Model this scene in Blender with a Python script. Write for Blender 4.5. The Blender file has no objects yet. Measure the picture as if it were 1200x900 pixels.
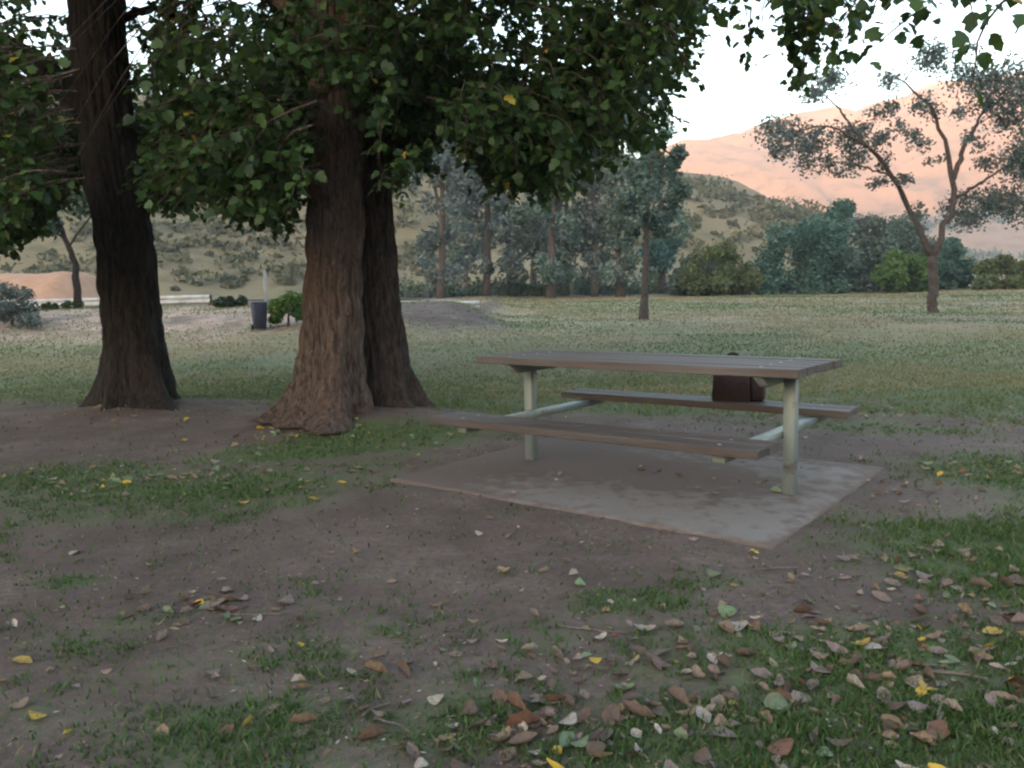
import bpy, math, random
import numpy as np
from mathutils import Matrix, Vector
R = math.radians
rng = np.random.default_rng(7)
random.seed(7)
sc = bpy.context.scene
COL = sc.collection

# ------------------------------------------------------------------ camera
CAM_H, PITCH, ROLL, FPX = 1.148, 0.1093, 0.0188, 946.86
cam = bpy.data.cameras.new('camera')
cam.sensor_width = 36.0
cam.lens = FPX / 1200 * 36
cam.clip_end = 6000
cam.clip_start = 0.05
camo = bpy.data.objects.new('camera', cam)
COL.objects.link(camo)
CAMROT = (Matrix.Rotation(math.pi / 2 - PITCH, 3, 'X') @ Matrix.Rotation(-ROLL, 3, 'Z'))
camo.matrix_world = Matrix.Translation((0, 0, CAM_H)) @ CAMROT.to_4x4()
sc.camera = camo

# ------------------------------------------------------------------ sky, sun, exposure
SUN_EL, SUN_AZ = R(5.0), R(207)          # azimuth clockwise from +Y: low, behind and left of the viewer
world = bpy.data.worlds.new('World')
sc.world = world
world.use_nodes = True
wn = world.node_tree
sky = wn.nodes.new('ShaderNodeTexSky')
sky.sky_type = 'NISHITA'
sky.sun_disc = False
sky.sun_elevation = SUN_EL
sky.sun_rotation = SUN_AZ
sky.air_density = 1.0
sky.dust_density = 2.0
sky.ozone_density = 1.0
bg = wn.nodes['Background']
bg.inputs['Strength'].default_value = 0.15
wn.links.new(sky.outputs[0], bg.inputs['Color'])
sl = bpy.data.lights.new('sun', 'SUN')
sl.energy = 2.1
sl.angle = R(0.5)
sl.color = (1.0, 0.54, 0.31)
so = bpy.data.objects.new('sun', sl)
COL.objects.link(so)
sdir = Vector((math.sin(SUN_AZ) * math.cos(SUN_EL), math.cos(SUN_AZ) * math.cos(SUN_EL), math.sin(SUN_EL)))
so.rotation_euler = sdir.to_track_quat('Z', 'Y').to_euler()
so.location = (0, 0, 400)
sc.view_settings.view_transform = 'Standard'
sc.view_settings.look = 'None'
sc.view_settings.gamma = 1
sc.view_settings.use_curve_mapping = False
sc.view_settings.exposure = 3.5
sc.cycles.use_denoising = True
sc.cycles.filter_width = 2.3
sc.cycles.max_bounces = 6
sc.cycles.diffuse_bounces = 3
sc.cycles.transmission_bounces = 3
sc.cycles.volume_bounces = 0

# ------------------------------------------------------------------ measuring helpers
def P(px, py, d):
    """photo measurement (1200 x 900) at forward distance d -> point in the place"""
    v = CAMROT @ Vector(((px - 600) / FPX, (450 - py) / FPX, -1.0))
    return Vector((0, 0, CAM_H)) + v * (d / v.y)

def gp(px, py):
    v = CAMROT @ Vector(((px - 600) / FPX, (450 - py) / FPX, -1.0))
    return Vector((0, 0, CAM_H)) + v * (CAM_H / -v.z)

def to_px(V):
    m = np.array(CAMROT.transposed())
    q = (np.asarray(V) - np.array([0, 0, CAM_H])) @ m.T
    return np.stack([600 + FPX * q[:, 0] / -q[:, 2], 450 - FPX * q[:, 1] / -q[:, 2], -q[:, 2]], 1)

def sstep(a, b, x):
    t = np.clip((x - a) / (b - a), 0, 1)
    return t * t * (3 - 2 * t)

def vnoise(x, y, seed=0):
    x = np.asarray(x, float); y = np.asarray(y, float)
    xi = np.floor(x).astype(np.int64); yi = np.floor(y).astype(np.int64)
    fx = x - xi; fy = y - yi
    fx = fx * fx * (3 - 2 * fx); fy = fy * fy * (3 - 2 * fy)
    def h(a, b):
        n = (a * 374761393 + b * 668265263 + seed * 982451653) & 0x7fffffff
        n = ((n ^ (n >> 13)) * 1274126177) & 0x7fffffff
        return ((n ^ (n >> 16)) & 0xffff) / 65535.0
    return (h(xi, yi) * (1 - fx) + h(xi + 1, yi) * fx) * (1 - fy) + (h(xi, yi + 1) * (1 - fx) + h(xi + 1, yi + 1) * fx) * fy

def fbm(x, y, seed=0, o=4):
    s = 0; a = .5; t = 0
    for k in range(o):
        s = s + a * vnoise(x * 2 ** k, y * 2 ** k, seed + k * 17); t += a; a *= .5
    return s / t

# ------------------------------------------------------------------ mesh helpers
def mesh(name, V, F, col=None, smooth=False):
    V = np.asarray(V, np.float32); me = bpy.data.meshes.new(name)
    if isinstance(F, np.ndarray): F = [F]
    F = [np.asarray(f, np.int32) for f in F if len(f)]
    me.vertices.add(len(V)); me.vertices.foreach_set('co', V.ravel())
    nl = sum(f.size for f in F); npoly = sum(len(f) for f in F)
    me.loops.add(nl); me.polygons.add(npoly)
    me.loops.foreach_set('vertex_index', np.concatenate([f.ravel() for f in F]))
    tot = np.concatenate([np.full(len(f), f.shape[1], np.int32) for f in F])
    me.polygons.foreach_set('loop_start', np.concatenate([[0], np.cumsum(tot)[:-1]]).astype(np.int32))
    me.polygons.foreach_set('loop_total', tot)
    if smooth: me.polygons.foreach_set('use_smooth', np.ones(npoly, bool))
    me.update(calc_edges=True)
    if col is not None:
        c = np.asarray(col, np.float32)
        if c.shape[1] == 3: c = np.concatenate([c, np.ones((len(c), 1), np.float32)], 1)
        a = me.color_attributes.new('Col', 'FLOAT_COLOR', 'POINT')
        a.data.foreach_set('color', c.ravel())
    return me

def obj(name, me, mat=None, parent=None, loc=None):
    o = bpy.data.objects.new(name, me)
    COL.objects.link(o)
    if mat is not None: me.materials.append(mat)
    if parent is not None: o.parent = parent
    if loc is not None: o.location = loc
    return o

def tag(o, label, cat, group=None):
    o['label'] = label; o['category'] = cat
    if group: o['group'] = group
    return o

def thing(name, label, cat, loc, group=None):
    o = bpy.data.objects.new(name, None)
    COL.objects.link(o)
    o.location = loc; o.empty_display_size = .2
    return tag(o, label, cat, group)

def structure(o): o['kind'] = 'structure'; return o
def stuff(o): o['kind'] = 'stuff'; return o

def loft(path, rad, segs=8, mod=None, cap=True):
    path = np.asarray(path, float); n = len(path)
    rad = np.asarray(rad, float)
    t = np.gradient(path, axis=0); t /= np.linalg.norm(t, axis=1, keepdims=True)
    ref = np.array([0.31, .95, .05]) if abs(t[0][2]) > .5 else np.array([0, 0, 1.])
    u = np.cross(t, ref); u /= np.linalg.norm(u, axis=1, keepdims=True)
    w = np.cross(t, u)
    th = np.linspace(0, 2 * np.pi, segs, endpoint=False)
    rr = rad[:, None] * (np.ones((n, segs)) if mod is None else mod)
    V = path[:, None, :] + rr[:, :, None] * (np.cos(th)[None, :, None] * u[:, None, :] + np.sin(th)[None, :, None] * w[:, None, :])
    i = np.arange(n - 1)[:, None] * segs; j = np.arange(segs)[None, :]; j2 = (j + 1) % segs
    F = np.stack([i + j, i + j2, i + segs + j2, i + segs + j], -1).reshape(-1, 4)
    V = V.reshape(-1, 3)
    T = np.zeros((0, 3), int)
    if cap:
        V = np.concatenate([V, path[[0, -1]]]); c0 = n * segs; jj = np.arange(segs)
        T = np.concatenate([np.stack([np.full(segs, c0), (jj + 1) % segs, jj], 1),
                            np.stack([np.full(segs, c0 + 1), (n - 1) * segs + jj, (n - 1) * segs + (jj + 1) % segs], 1)])
    return V, F, T

def curve_pts(pts, n=14):
    pts = np.asarray(pts, float); m = len(pts)
    if m == 2: return pts[0] + (pts[1] - pts[0]) * np.linspace(0, 1, n)[:, None]
    e = np.concatenate([[2 * pts[0] - pts[1]], pts, [2 * pts[-1] - pts[-2]]])
    out = []
    for s in np.linspace(0, m - 1 - 1e-6, n):
        k = int(s); f = s - k; a, b, c, d = e[k:k + 4]
        out.append(.5 * ((2 * b) + (c - a) * f + (2 * a - 5 * b + 4 * c - d) * f * f + (3 * b - a - 3 * c + d) * f ** 3))
    return np.array(out)

class MB:
    def __init__(s): s.V = []; s.Q = []; s.T = []; s.n = 0; s.C = []
    def add(s, V, Q=None, T=None, C=None):
        V = np.asarray(V, float)
        if Q is not None and len(Q): s.Q.append(np.asarray(Q) + s.n)
        if T is not None and len(T): s.T.append(np.asarray(T) + s.n)
        s.V.append(V); s.n += len(V)
        if C is not None: s.C.append(np.broadcast_to(np.asarray(C, float), (len(V), 3)))
    def tube(s, pts, r0, r1, n=12, segs=7):
        p = curve_pts(pts, n); V, F, T = loft(p, np.linspace(r0, r1, n), segs); s.add(V, F, T)
    def box(s, c, size, rotz=0, bev=0, taper=None):
        """chamfered box"""
        x, y, z = [v / 2 for v in size]
        b = min(bev, x * .9, y * .9, z * .9)
        if b > 0:
            V = []
            for sx in (-1, 1):
                for sy in (-1, 1):
                    for sz in (-1, 1):
                        V += [(sx * x, sy * (y - b), sz * (z - b)), (sx * (x - b), sy * y, sz * (z - b)), (sx * (x - b), sy * (y - b), sz * z)]
            import bmesh
            bm = bmesh.new()
            for v in V: bm.verts.new(v)
            bmesh.ops.convex_hull(bm, input=bm.verts)
            bm.verts.index_update()
            V = np.array([v.co for v in bm.verts]); T = np.array([[v.index for v in f.verts] for f in bm.faces if len(f.verts) == 3])
            Q = np.array([[v.index for v in f.verts] for f in bm.faces if len(f.verts) == 4]).reshape(-1, 4).astype(int)
            bm.free()
        else:
            V = np.array([(sx * x, sy * y, sz * z) for sx in (-1, 1) for sy in (-1, 1) for sz in (-1, 1)])
            Q = np.array([(0, 1, 3, 2), (4, 6, 7, 5), (0, 4, 5, 1), (2, 3, 7, 6), (0, 2, 6, 4), (1, 5, 7, 3)]); T = []
        if taper: V = taper(V)
        ca, sa = math.cos(rotz), math.sin(rotz)
        V = np.stack([V[:, 0] * ca - V[:, 1] * sa, V[:, 0] * sa + V[:, 1] * ca, V[:, 2]], 1) + np.array(c)
        s.add(V, Q, T)
    def mesh(s, name, smooth=False, off=None):
        V = np.concatenate(s.V)
        if off is not None: V = V - np.array(off)
        F = []
        if s.Q: F.append(np.concatenate(s.Q))
        if s.T: F.append(np.concatenate(s.T))
        return mesh(name, V, F, np.concatenate(s.C) if s.C else None, smooth)

# ------------------------------------------------------------------ materials
def new_mat(name):
    m = bpy.data.materials.new(name); m.use_nodes = True
    nt = m.node_tree; b = nt.nodes['Principled BSDF']
    b.inputs['Roughness'].default_value = .85
    b.inputs['Specular IOR Level'].default_value = .25
    return m, nt, b
def N(nt, t, **k):
    n = nt.nodes.new(t)
    for a, v in k.items(): setattr(n, a, v)
    return n
def noise(nt, vec, scale, detail=4, rough=.55, out='Fac'):
    n = N(nt, 'ShaderNodeTexNoise'); n.inputs['Scale'].default_value = scale
    n.inputs['Detail'].default_value = detail; n.inputs['Roughness'].default_value = rough
    if vec is not None: nt.links.new(vec, n.inputs['Vector'])
    return n.outputs[out]
def ramp(nt, fac, stops):
    r = N(nt, 'ShaderNodeValToRGB'); e = r.color_ramp.elements
    while len(e) < len(stops): e.new(.5)
    for i, (p, c) in enumerate(stops):
        e[i].position = p; e[i].color = (c, c, c, 1) if not hasattr(c, '__len__') else (*c[:3], 1)
    nt.links.new(fac, r.inputs[0]); return r.outputs[0]
def mix(nt, fac, a, b, mode='MIX'):
    n = N(nt, 'ShaderNodeMix', data_type='RGBA', blend_type=mode)
    for i, v in ((0, fac), (6, a), (7, b)):
        if isinstance(v, (int, float)): n.inputs[i].default_value = v
        elif isinstance(v, tuple): n.inputs[i].default_value = (*v[:3], 1)
        else: nt.links.new(v, n.inputs[i])
    return n.outputs[2]
def mathn(nt, op, a, b):
    n = N(nt, 'ShaderNodeMath', operation=op)
    for i, v in enumerate((a, b)):
        if isinstance(v, (int, float)): n.inputs[i].default_value = v
        else: nt.links.new(v, n.inputs[i])
    return n.outputs[0]
def coords(nt, which='Object', scale=(1, 1, 1)):
    t = N(nt, 'ShaderNodeTexCoord'); m = N(nt, 'ShaderNodeMapping')
    m.inputs['Scale'].default_value = scale
    nt.links.new(t.outputs[which], m.inputs['Vector']); return m.outputs[0]
def bump(nt, b, h, strength=.5, dist=.02):
    n = N(nt, 'ShaderNodeBump'); n.inputs['Strength'].default_value = strength; n.inputs['Distance'].default_value = dist
    nt.links.new(h, n.inputs['Height']); nt.links.new(n.outputs[0], b.inputs['Normal'])

def leaf_mat(name, trans=.3, rough=.5):
    m, nt, b = new_mat(name)
    a = N(nt, 'ShaderNodeAttribute', attribute_name='Col')
    nt.links.new(a.outputs['Color'], b.inputs['Base Color'])
    b.inputs['Roughness'].default_value = rough
    tr = N(nt, 'ShaderNodeBsdfTranslucent'); nt.links.new(mix(nt, .5, a.outputs['Color'], (.10, .16, .02)), tr.inputs['Color'])
    ms = N(nt, 'ShaderNodeMixShader'); ms.inputs[0].default_value = trans
    nt.links.new(b.outputs[0], ms.inputs[1]); nt.links.new(tr.outputs[0], ms.inputs[2])
    nt.links.new(ms.outputs[0], nt.nodes['Material Output'].inputs['Surface'])
    return m
M_leaf = leaf_mat('broad_leaf', .3, .45)
M_far = leaf_mat('far_foliage', .15, .7)
M_grass = leaf_mat('grass_blade', .25, .6)

def flat_leaf(name, c):
    m, nt, b = new_mat(name)
    v = coords(nt, 'Object')
    oi = N(nt, 'ShaderNodeObjectInfo')
    cc = mix(nt, ramp(nt, noise(nt, v, 5, 4, .7), [(.38, 0), (.68, 1)]), c, tuple(x * .42 for x in c))
    cc = mix(nt, mathn(nt, 'MULTIPLY', oi.outputs['Random'], .6), cc, (.10, .075, .062))
    wv = N(nt, 'ShaderNodeTexWave'); wv.inputs['Scale'].default_value = 2.2; wv.inputs['Distortion'].default_value = 3; nt.links.new(v, wv.inputs[0])
    cc = mix(nt, mathn(nt, 'MULTIPLY', wv.outputs['Fac'], .3), cc, tuple(x * .6 for x in c))
    nt.links.new(cc, b.inputs['Base Color'])
    b.inputs['Roughness'].default_value = .6
    return m

def bark_mat(name, dark, light, warm):
    m, nt, b = new_mat(name)
    v = coords(nt, 'Object', (9, 9, 2.6)); v2 = coords(nt, 'Object', (2.2, 2.2, 1.4)); v3 = coords(nt, 'Object', (30, 30, 9))
    n1 = noise(nt, v, 2.2, 6, .65); n2 = noise(nt, v2, 1.2, 3)
    c = mix(nt, ramp(nt, n1, [(.35, 0), (.68, 1)]), dark, light)
    c = mix(nt, ramp(nt, n2, [(.42, 0), (.7, .7)]), c, warm)
    c = mix(nt, ramp(nt, noise(nt, v3, 1.0, 4, .7), [(.57, 0), (.70, .6)]), c, tuple(min(.26, x * 1.75) for x in light))
    n4 = noise(nt, coords(nt, 'Object', (20, 20, 6)), 2.0, 5, .75)
    c = mix(nt, ramp(nt, n4, [(.36, .7), (.5, 0)]), c, tuple(x * .45 for x in dark))
    nt.links.new(c, b.inputs['Base Color']); b.inputs['Roughness'].default_value = .95
    bump(nt, b, mathn(nt, 'ADD', n1, mathn(nt, 'MULTIPLY', n4, .8)), 1.0, .05)
    return m
M_bark = bark_mat('furrowed_bark', (.045, .032, .027), (.16, .118, .098), (.13, .078, .06))
M_bark2 = bark_mat('dark_bark', (.014, .011, .009), (.042, .033, .028), (.03, .022, .018))
M_bark3 = bark_mat('shaded_furrowed_bark', (.022, .016, .014), (.078, .056, .048), (.055, .036, .03))  # same furrowed bark, with the rear stem's shade put into the colour
M_gum = bark_mat('gum_bark', (.055, .042, .037), (.14, .11, .096), (.105, .076, .064))
M_palebark = bark_mat('pale_gum_bark', (.13, .11, .10), (.30, .27, .24), (.2, .15, .125))

def wood_mat(name, a, c2, c3):
    m, nt, b = new_mat(name)
    oi = N(nt, 'ShaderNodeObjectInfo')
    t = N(nt, 'ShaderNodeTexCoord'); ad = N(nt, 'ShaderNodeVectorMath', operation='ADD')
    sc_ = N(nt, 'ShaderNodeVectorMath', operation='SCALE'); sc_.inputs['Scale'].default_value = 13
    cx = N(nt, 'ShaderNodeCombineXYZ')
    for i in range(3): nt.links.new(oi.outputs['Random'], cx.inputs[i])
    nt.links.new(cx.outputs[0], sc_.inputs[0]); nt.links.new(t.outputs['Object'], ad.inputs[0]); nt.links.new(sc_.outputs[0], ad.inputs[1])
    mp = N(nt, 'ShaderNodeMapping'); mp.inputs['Scale'].default_value = (1.2, 26, 26); nt.links.new(ad.outputs[0], mp.inputs[0])
    g = noise(nt, mp.outputs[0], 1.6, 7, .7)
    mp2 = N(nt, 'ShaderNodeMapping'); mp2.inputs['Scale'].default_value = (2, 5, 5); nt.links.new(ad.outputs[0], mp2.inputs[0])
    g2 = noise(nt, mp2.outputs[0], 1.3, 4)
    c = mix(nt, ramp(nt, g, [(.3, 0), (.7, 1)]), a, c2)
    c = mix(nt, ramp(nt, g2, [(.45, 0), (.7, .75)]), c, c3)
    c = mix(nt, mathn(nt, 'MULTIPLY', oi.outputs['Random'], .35), c, tuple(x * .55 for x in a))
    nt.links.new(c, b.inputs['Base Color']); b.inputs['Roughness'].default_value = .62
    bump(nt, b, g, .5, .006)
    return m
M_wood = wood_mat('weathered_timber', (.054, .044, .040), (.128, .110, .102), (.092, .062, .051))

def steel_mat():
    m, nt, b = new_mat('pale_green_paint')
    v = coords(nt, 'Object')
    n = noise(nt, v, 7, 5, .65); n2 = noise(nt, coords(nt, 'Object', (12, 12, 2)), 2, 4)
    c = mix(nt, ramp(nt, n2, [(.4, 0), (.7, .6)]), (.175, .205, .19), (.12, .138, .127))
    c = mix(nt, ramp(nt, n, [(.57, 0), (.63, .85)]), c, (.10, .07, .052))
    nt.links.new(c, b.inputs['Base Color']); b.inputs['Roughness'].default_value = .45
    b.inputs['Specular IOR Level'].default_value = .5
    bump(nt, b, n, .15, .004)
    return m
M_steel = steel_mat()

def plain(name, c, rough=.7, var=.35, scale=6, metal=0):
    m, nt, b = new_mat(name)
    n = noise(nt, coords(nt, 'Object'), scale, 5, .6)
    nt.links.new(mix(nt, ramp(nt, n, [(.3, 0), (.72, 1)]), c, tuple(x * (1 - var) for x in c)), b.inputs['Base Color'])
    b.inputs['Roughness'].default_value = rough; b.inputs['Metallic'].default_value = metal
    bump(nt, b, n, .2, .01)
    return m
M_galv = plain('galvanised_rail', (.48, .50, .52), .5, .45, 3)
M_post = plain('post_timber', (.10, .08, .07), .9)
M_bag = plain('brown_canvas', (.060, .032, .027), .8, .4, 25)
M_strap = plain('black_webbing', (.012, .012, .013), .8, .3, 40)
M_bin = plain('navy_plastic', (.030, .035, .06), .5, .3, 8)
M_lid = plain('grey_plastic', (.10, .115, .13), .5, .2, 8)
M_white = plain('white_paint', (.24, .26, .26), .6, .2, 5)
M_bolt = plain('zinc', (.3, .3, .3), .5, .3, 60)
M_asph = plain('asphalt', (.06, .06, .065), .9, .4, 2)
M_twig = plain('dead_twig', (.16, .13, .115), .9, .5, 40)

def ground_mat():
    m, nt, b = new_mat('ground_soil_and_grass')
    a = N(nt, 'ShaderNodeAttribute', attribute_name='Col')
    sp = N(nt, 'ShaderNodeSeparateColor'); nt.links.new(a.outputs['Color'], sp.inputs[0])
    v = coords(nt, 'Object')
    nA = noise(nt, v, 3.0, 6, .65); nB = noise(nt, v, 28, 4, .7); nC = noise(nt, v, .35, 4, .6); nD = noise(nt, v, 110, 3, .7)
    soil = mix(nt, ramp(nt, nA, [(.3, 0), (.72, 1)]), (.090, .064, .054), (.165, .124, .108))
    soil = mix(nt, ramp(nt, nB, [(.42, 0), (.68, .7)]), soil, (.062, .047, .043))
    soil = mix(nt, ramp(nt, nD, [(.6, 0), (.72, .7)]), soil, (.25, .21, .19))
    soil = mix(nt, ramp(nt, noise(nt, v, .9, 5, .65), [(.42, .0), (.66, .75)]), soil, (.062, .044, .037))
    lush = mix(nt, ramp(nt, nB, [(.3, 0), (.7, 1)]), (.036, .064, .020), (.10, .125, .055))
    dry = mix(nt, ramp(nt, nA, [(.35, 0), (.66, 1)]), (.165, .162, .09), (.245, .215, .135))
    dry = mix(nt, ramp(nt, nC, [(.42, 0), (.58, .8)]), dry, (.31, .24, .155))
    dry = mix(nt, ramp(nt, noise(nt, coords(nt, 'Object', (1, .35, 1)), .9, 5, .7), [(.5, 0), (.66, .6)]), dry, (.12, .145, .075))
    dry = mix(nt, ramp(nt, noise(nt, v, 1.1, 5, .75), [(.5, 0), (.62, .75)]), dry, (.165, .122, .08))
    dry = mix(nt, ramp(nt, noise(nt, coords(nt, 'Object', (.6, 1, 1)), .42, 6, .7), [(.52, 0), (.6, .7)]), dry, (.095, .135, .052))
    dry = mix(nt, ramp(nt, noise(nt, v, .16, 5, .7), [(.47, 0), (.55, .75)]), dry, (.27, .205, .125))
    dry = mix(nt, ramp(nt, noise(nt, coords(nt, 'Object', (1, 1, 1.7)), .27, 5, .7), [(.53, 0), (.6, .7)]), dry, (.10, .135, .055))
    # grass threshold broken up by noise
    g = mathn(nt, 'ADD', sp.outputs[0], mathn(nt, 'MULTIPLY', mathn(nt, 'SUBTRACT', nA, .5), 1.5))
    g = mathn(nt, 'ADD', g, mathn(nt, 'MULTIPLY', mathn(nt, 'SUBTRACT', nB, .5), .9))
    gm = ramp(nt, g, [(.22, 0), (.85, 1)])
    c = mix(nt, gm, soil, mix(nt, sp.outputs[1], lush, dry))
    clay = mix(nt, ramp(nt, nA, [(.3, 0), (.7, 1)]), (.28, .19, .15), (.42, .31, .25))
    c = mix(nt, mathn(nt, 'MULTIPLY', sp.outputs[2], ramp(nt, noise(nt, v, .9, 5, .7), [(.38, .1), (.58, 1)])), c, clay)
    nt.links.new(c, b.inputs['Base Color']); b.inputs['Roughness'].default_value = .95
    h = mathn(nt, 'ADD', nA, mathn(nt, 'MULTIPLY', nB, .35)); h = mathn(nt, 'ADD', h, mathn(nt, 'MULTIPLY', nD, .12))
    bump(nt, b, h, .8, .035)
    return m
M_ground = ground_mat()

def hill_mat(name, a, c2, scrub, s):
    m, nt, b = new_mat(name)
    v = coords(nt, 'Object')
    n1 = noise(nt, v, s, 6, .6); n2 = noise(nt, v, s * 4.5, 5, .6)
    c = mix(nt, ramp(nt, n1, [(.35, 0), (.65, 1)]), a, c2)
    c = mix(nt, ramp(nt, n2, [(.5, 0), (.64, .8)]), c, scrub)
    nt.links.new(c, b.inputs['Base Color']); b.inputs['Roughness'].default_value = 1
    return m
M_hill = hill_mat('dry_hillside', (.140, .112, .058), (.18, .142, .08), (.09, .078, .04), .05)
M_farhill = hill_mat('dry_far_hillside', (.235, .135, .08), (.29, .17, .105), (.14, .095, .055), .014)

def concrete_mat():
    m, nt, b = new_mat('worn_concrete')
    v = coords(nt, 'Object')
    a = N(nt, 'ShaderNodeAttribute', attribute_name='Col')
    sp = N(nt, 'ShaderNodeSeparateColor'); nt.links.new(a.outputs['Color'], sp.inputs[0])
    n1 = noise(nt, v, 2.2, 6, .65); n2 = noise(nt, v, 60, 4, .7); n3 = noise(nt, v, 9, 5, .65)
    c = mix(nt, ramp(nt, n1, [(.3, 0), (.7, 1)]), (.150, .132, .122), (.205, .185, .172))
    c = mix(nt, ramp(nt, n2, [(.5, 0), (.75, .5)]), c, (.145, .13, .122))
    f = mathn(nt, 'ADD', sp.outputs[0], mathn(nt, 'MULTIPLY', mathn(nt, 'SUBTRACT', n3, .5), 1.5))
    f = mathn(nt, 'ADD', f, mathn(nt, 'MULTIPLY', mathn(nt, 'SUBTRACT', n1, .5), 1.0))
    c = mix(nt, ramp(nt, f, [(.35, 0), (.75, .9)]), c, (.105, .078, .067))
    nt.links.new(c, b.inputs['Base Color']); b.inputs['Roughness'].default_value = .9
    bump(nt, b, n2, .35, .006)
    return m
M_conc = concrete_mat()

# ------------------------------------------------------------------ ground
def bank(x, y):
    """left-hand bank carrying the road, ending in a rounded nose near x = -0.3"""
    edge = 1 - sstep(-1.6, .3, x + .35 * np.sin(y * .3))
    b = sstep(18.5, 25.5, y) * edge
    return b * (.93 - .42 * sstep(26, 60, y))

def G(x, y):
    x = np.asarray(x, float); y = np.asarray(y, float)
    z = .0195 * np.clip(y - 12, 0, 52)
    z = z * (1 - .55 * bank(x, y)) + bank(x, y) * .8
    z = z + .10 * (fbm(x * .25, y * .25, 3, 3) - .5) * sstep(8, 20, y)
    z = z + .15 * np.exp(-((x + 1.9) / 1.9) ** 2 - ((y - 23.3) / 1.7) ** 2)
    z = z + .34 * (fbm(x * .09 + 3, y * .09, 15, 2) - .5) * sstep(13, 24, y) * (1 - sstep(60, 80, y))
    z = z + .05 * (fbm(x * .7, y * .7, 5, 3) - .5) * sstep(0.2, 1.2, np.hypot(x - .9, (y - 4.9) * .8) - 1.3)
    z = z + .18 * np.exp(-((x + 1.35) ** 2 + (y - 7.3) ** 2) / .9) + .15 * np.exp(-((x + 3.85) ** 2 + (y - 8.35) ** 2) / .8)
    z = z + .22 * (fbm(x * .8, y * .8, 9, 3) - .4) * np.exp(-((y - 23) / 2.5) ** 2) * (1 - sstep(-2, .4, x))
    return z
def Gz(x, y): return float(G(np.array([x]), np.array([y]))[0])

def blob(x, y, px, py, rx, ry, ang=0):
    c = gp(px, py); ca, sa = math.cos(ang), math.sin(ang)
    dx, dy = x - c.x, y - c.y
    u = (dx * ca + dy * sa) / rx; v = (-dx * sa + dy * ca) / ry
    return np.exp(-(u * u + v * v) ** 1.5)

def masks(x, y):
    """R grass cover, G dryness, B pale clay"""
    g = .86 * sstep(7.0, 9.0, y + .25 * x)
    g = np.maximum(g, .24 * (1 - sstep(2.6, 3.3, y)))
    for (px, py, rx, ry, an, s) in [
        (240, 572, 1.9, .75, .35, .62), (70, 565, 1.1, .75, .2, .55), (430, 522, 1.4, .55, .5, .9), (560, 478, 1.2, .8, 0, .9),
        (1180, 640, .75, 1.0, 0, .8), (1210, 560, .8, .9, 0, .75), (1500, 640, .9, 1.2, 0, .7), (1010, 775, .85, .36, 0, .72), (1150, 850, .7, .4, 0, .75), (920, 750, .3, .16, 0, .7),
        (860, 860, .6, .34, 0, .7), (790, 750, .18, .22, 0, .6), (730, 705, .32, .16, 0, .62), (830, 682, .18, .12, 0, .5), (540, 850, .34, .2, .2, .62),
        (300, 860, .42, .26, .2, .55), (330, 770, .35, .22, 0, .36), (85, 685, .16, .1, 0, .62), (350, 690, .35, .18, 0, .25),
        (1000, 500, 1.3, .5, -.5, .55), (760, 480, 1.4, .5, -.3, .75), (1120, 480, 1.2, 1.0, 0, .6), (60, 850, .3, .2, 0, .3)]:
        g = np.maximum(g, s * blob(x, y, px, py, rx, ry, an))
    # worn soil round the slab, the trunks and along the path
    for (px, py, rx, ry, an, s) in [(150, 492, 1.6, .6, .15, .7), (1010, 470, .7, .35, -.3, .45), (40, 500, 1.4, .6, .1, .65), (1100, 385, 4.0, 2.2, 0, .35),
                                    (640, 545, 1.0, .5, .3, .8), (1060, 585, .42, .45, 0, .9)]:
        g = g * (1 - s * blob(x, y, px, py, rx, ry, an))
    bk = bank(x, y)
    g = g * (1 - .65 * sstep(.15, .5, bk) * (1 - sstep(.6, .75, bk)))
    d = np.clip(.25 * sstep(7.5, 10, y) + .75 * sstep(9, 26, y + .05 * x), 0, 1)
    g = g * (1 - .9 * np.exp(-(((x + 1.7) / 1.9) ** 2 + ((y - 23) / 2.6) ** 2) ** 2))
    b = 1.0 * np.exp(-((y - 22.2) / 2.9) ** 4) * (1 - sstep(-6.2, -4.5, x)) * sstep(-17, -13, x)
    return g, d, b

def axis(fine0, fine1, step, lo, hi, gr=1.11):
    a = list(np.arange(fine0, fine1, step)); s = step; v = a[-1]
    while v < hi: s *= gr; v += s; a.append(v)
    s = step; v = fine0; pre = []
    while v > lo: s *= gr; v -= s; pre.append(v)
    return np.array(pre[::-1] + a)
gx = axis(-5, 4.5, .05, -1600, 1600, 1.09); gy = axis(1.2, 10, .05, -1400, 1600, 1.07)
X, Y = np.meshgrid(gx, gy)
Zg = G(X, Y)
near = np.exp(-((np.hypot(X, Y - 4) / 6) ** 4))
Zg = Zg + near * .018 * (fbm(X * 4, Y * 4, 21, 3) - .5)
slabc = None
gR, gD, gB = masks(X, Y)
ny, nx = X.shape
idx = np.arange(ny * nx).reshape(ny, nx)
F = np.stack([idx[:-1, :-1], idx[:-1, 1:], idx[1:, 1:], idx[1:, :-1]], -1).reshape(-1, 4)
ground = structure(obj('ground', mesh('ground', np.stack([X, Y, Zg], -1).reshape(-1, 3), F, np.stack([gR, gD, gB], -1).reshape(-1, 3), True), M_ground))

# ------------------------------------------------------------------ hills
def heightfield(name, xs, ys, fz, mat):
    X, Y = np.meshgrid(xs, ys); Z = fz(X, Y)
    ny, nx = X.shape; idx = np.arange(ny * nx).reshape(ny, nx)
    F = np.stack([idx[:-1, :-1], idx[:-1, 1:], idx[1:, 1:], idx[1:, :-1]], -1).reshape(-1, 4)
    return structure(obj(name, mesh(name, np.stack([X, Y, Z], -1).reshape(-1, 3), F, None, True), mat))

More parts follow.
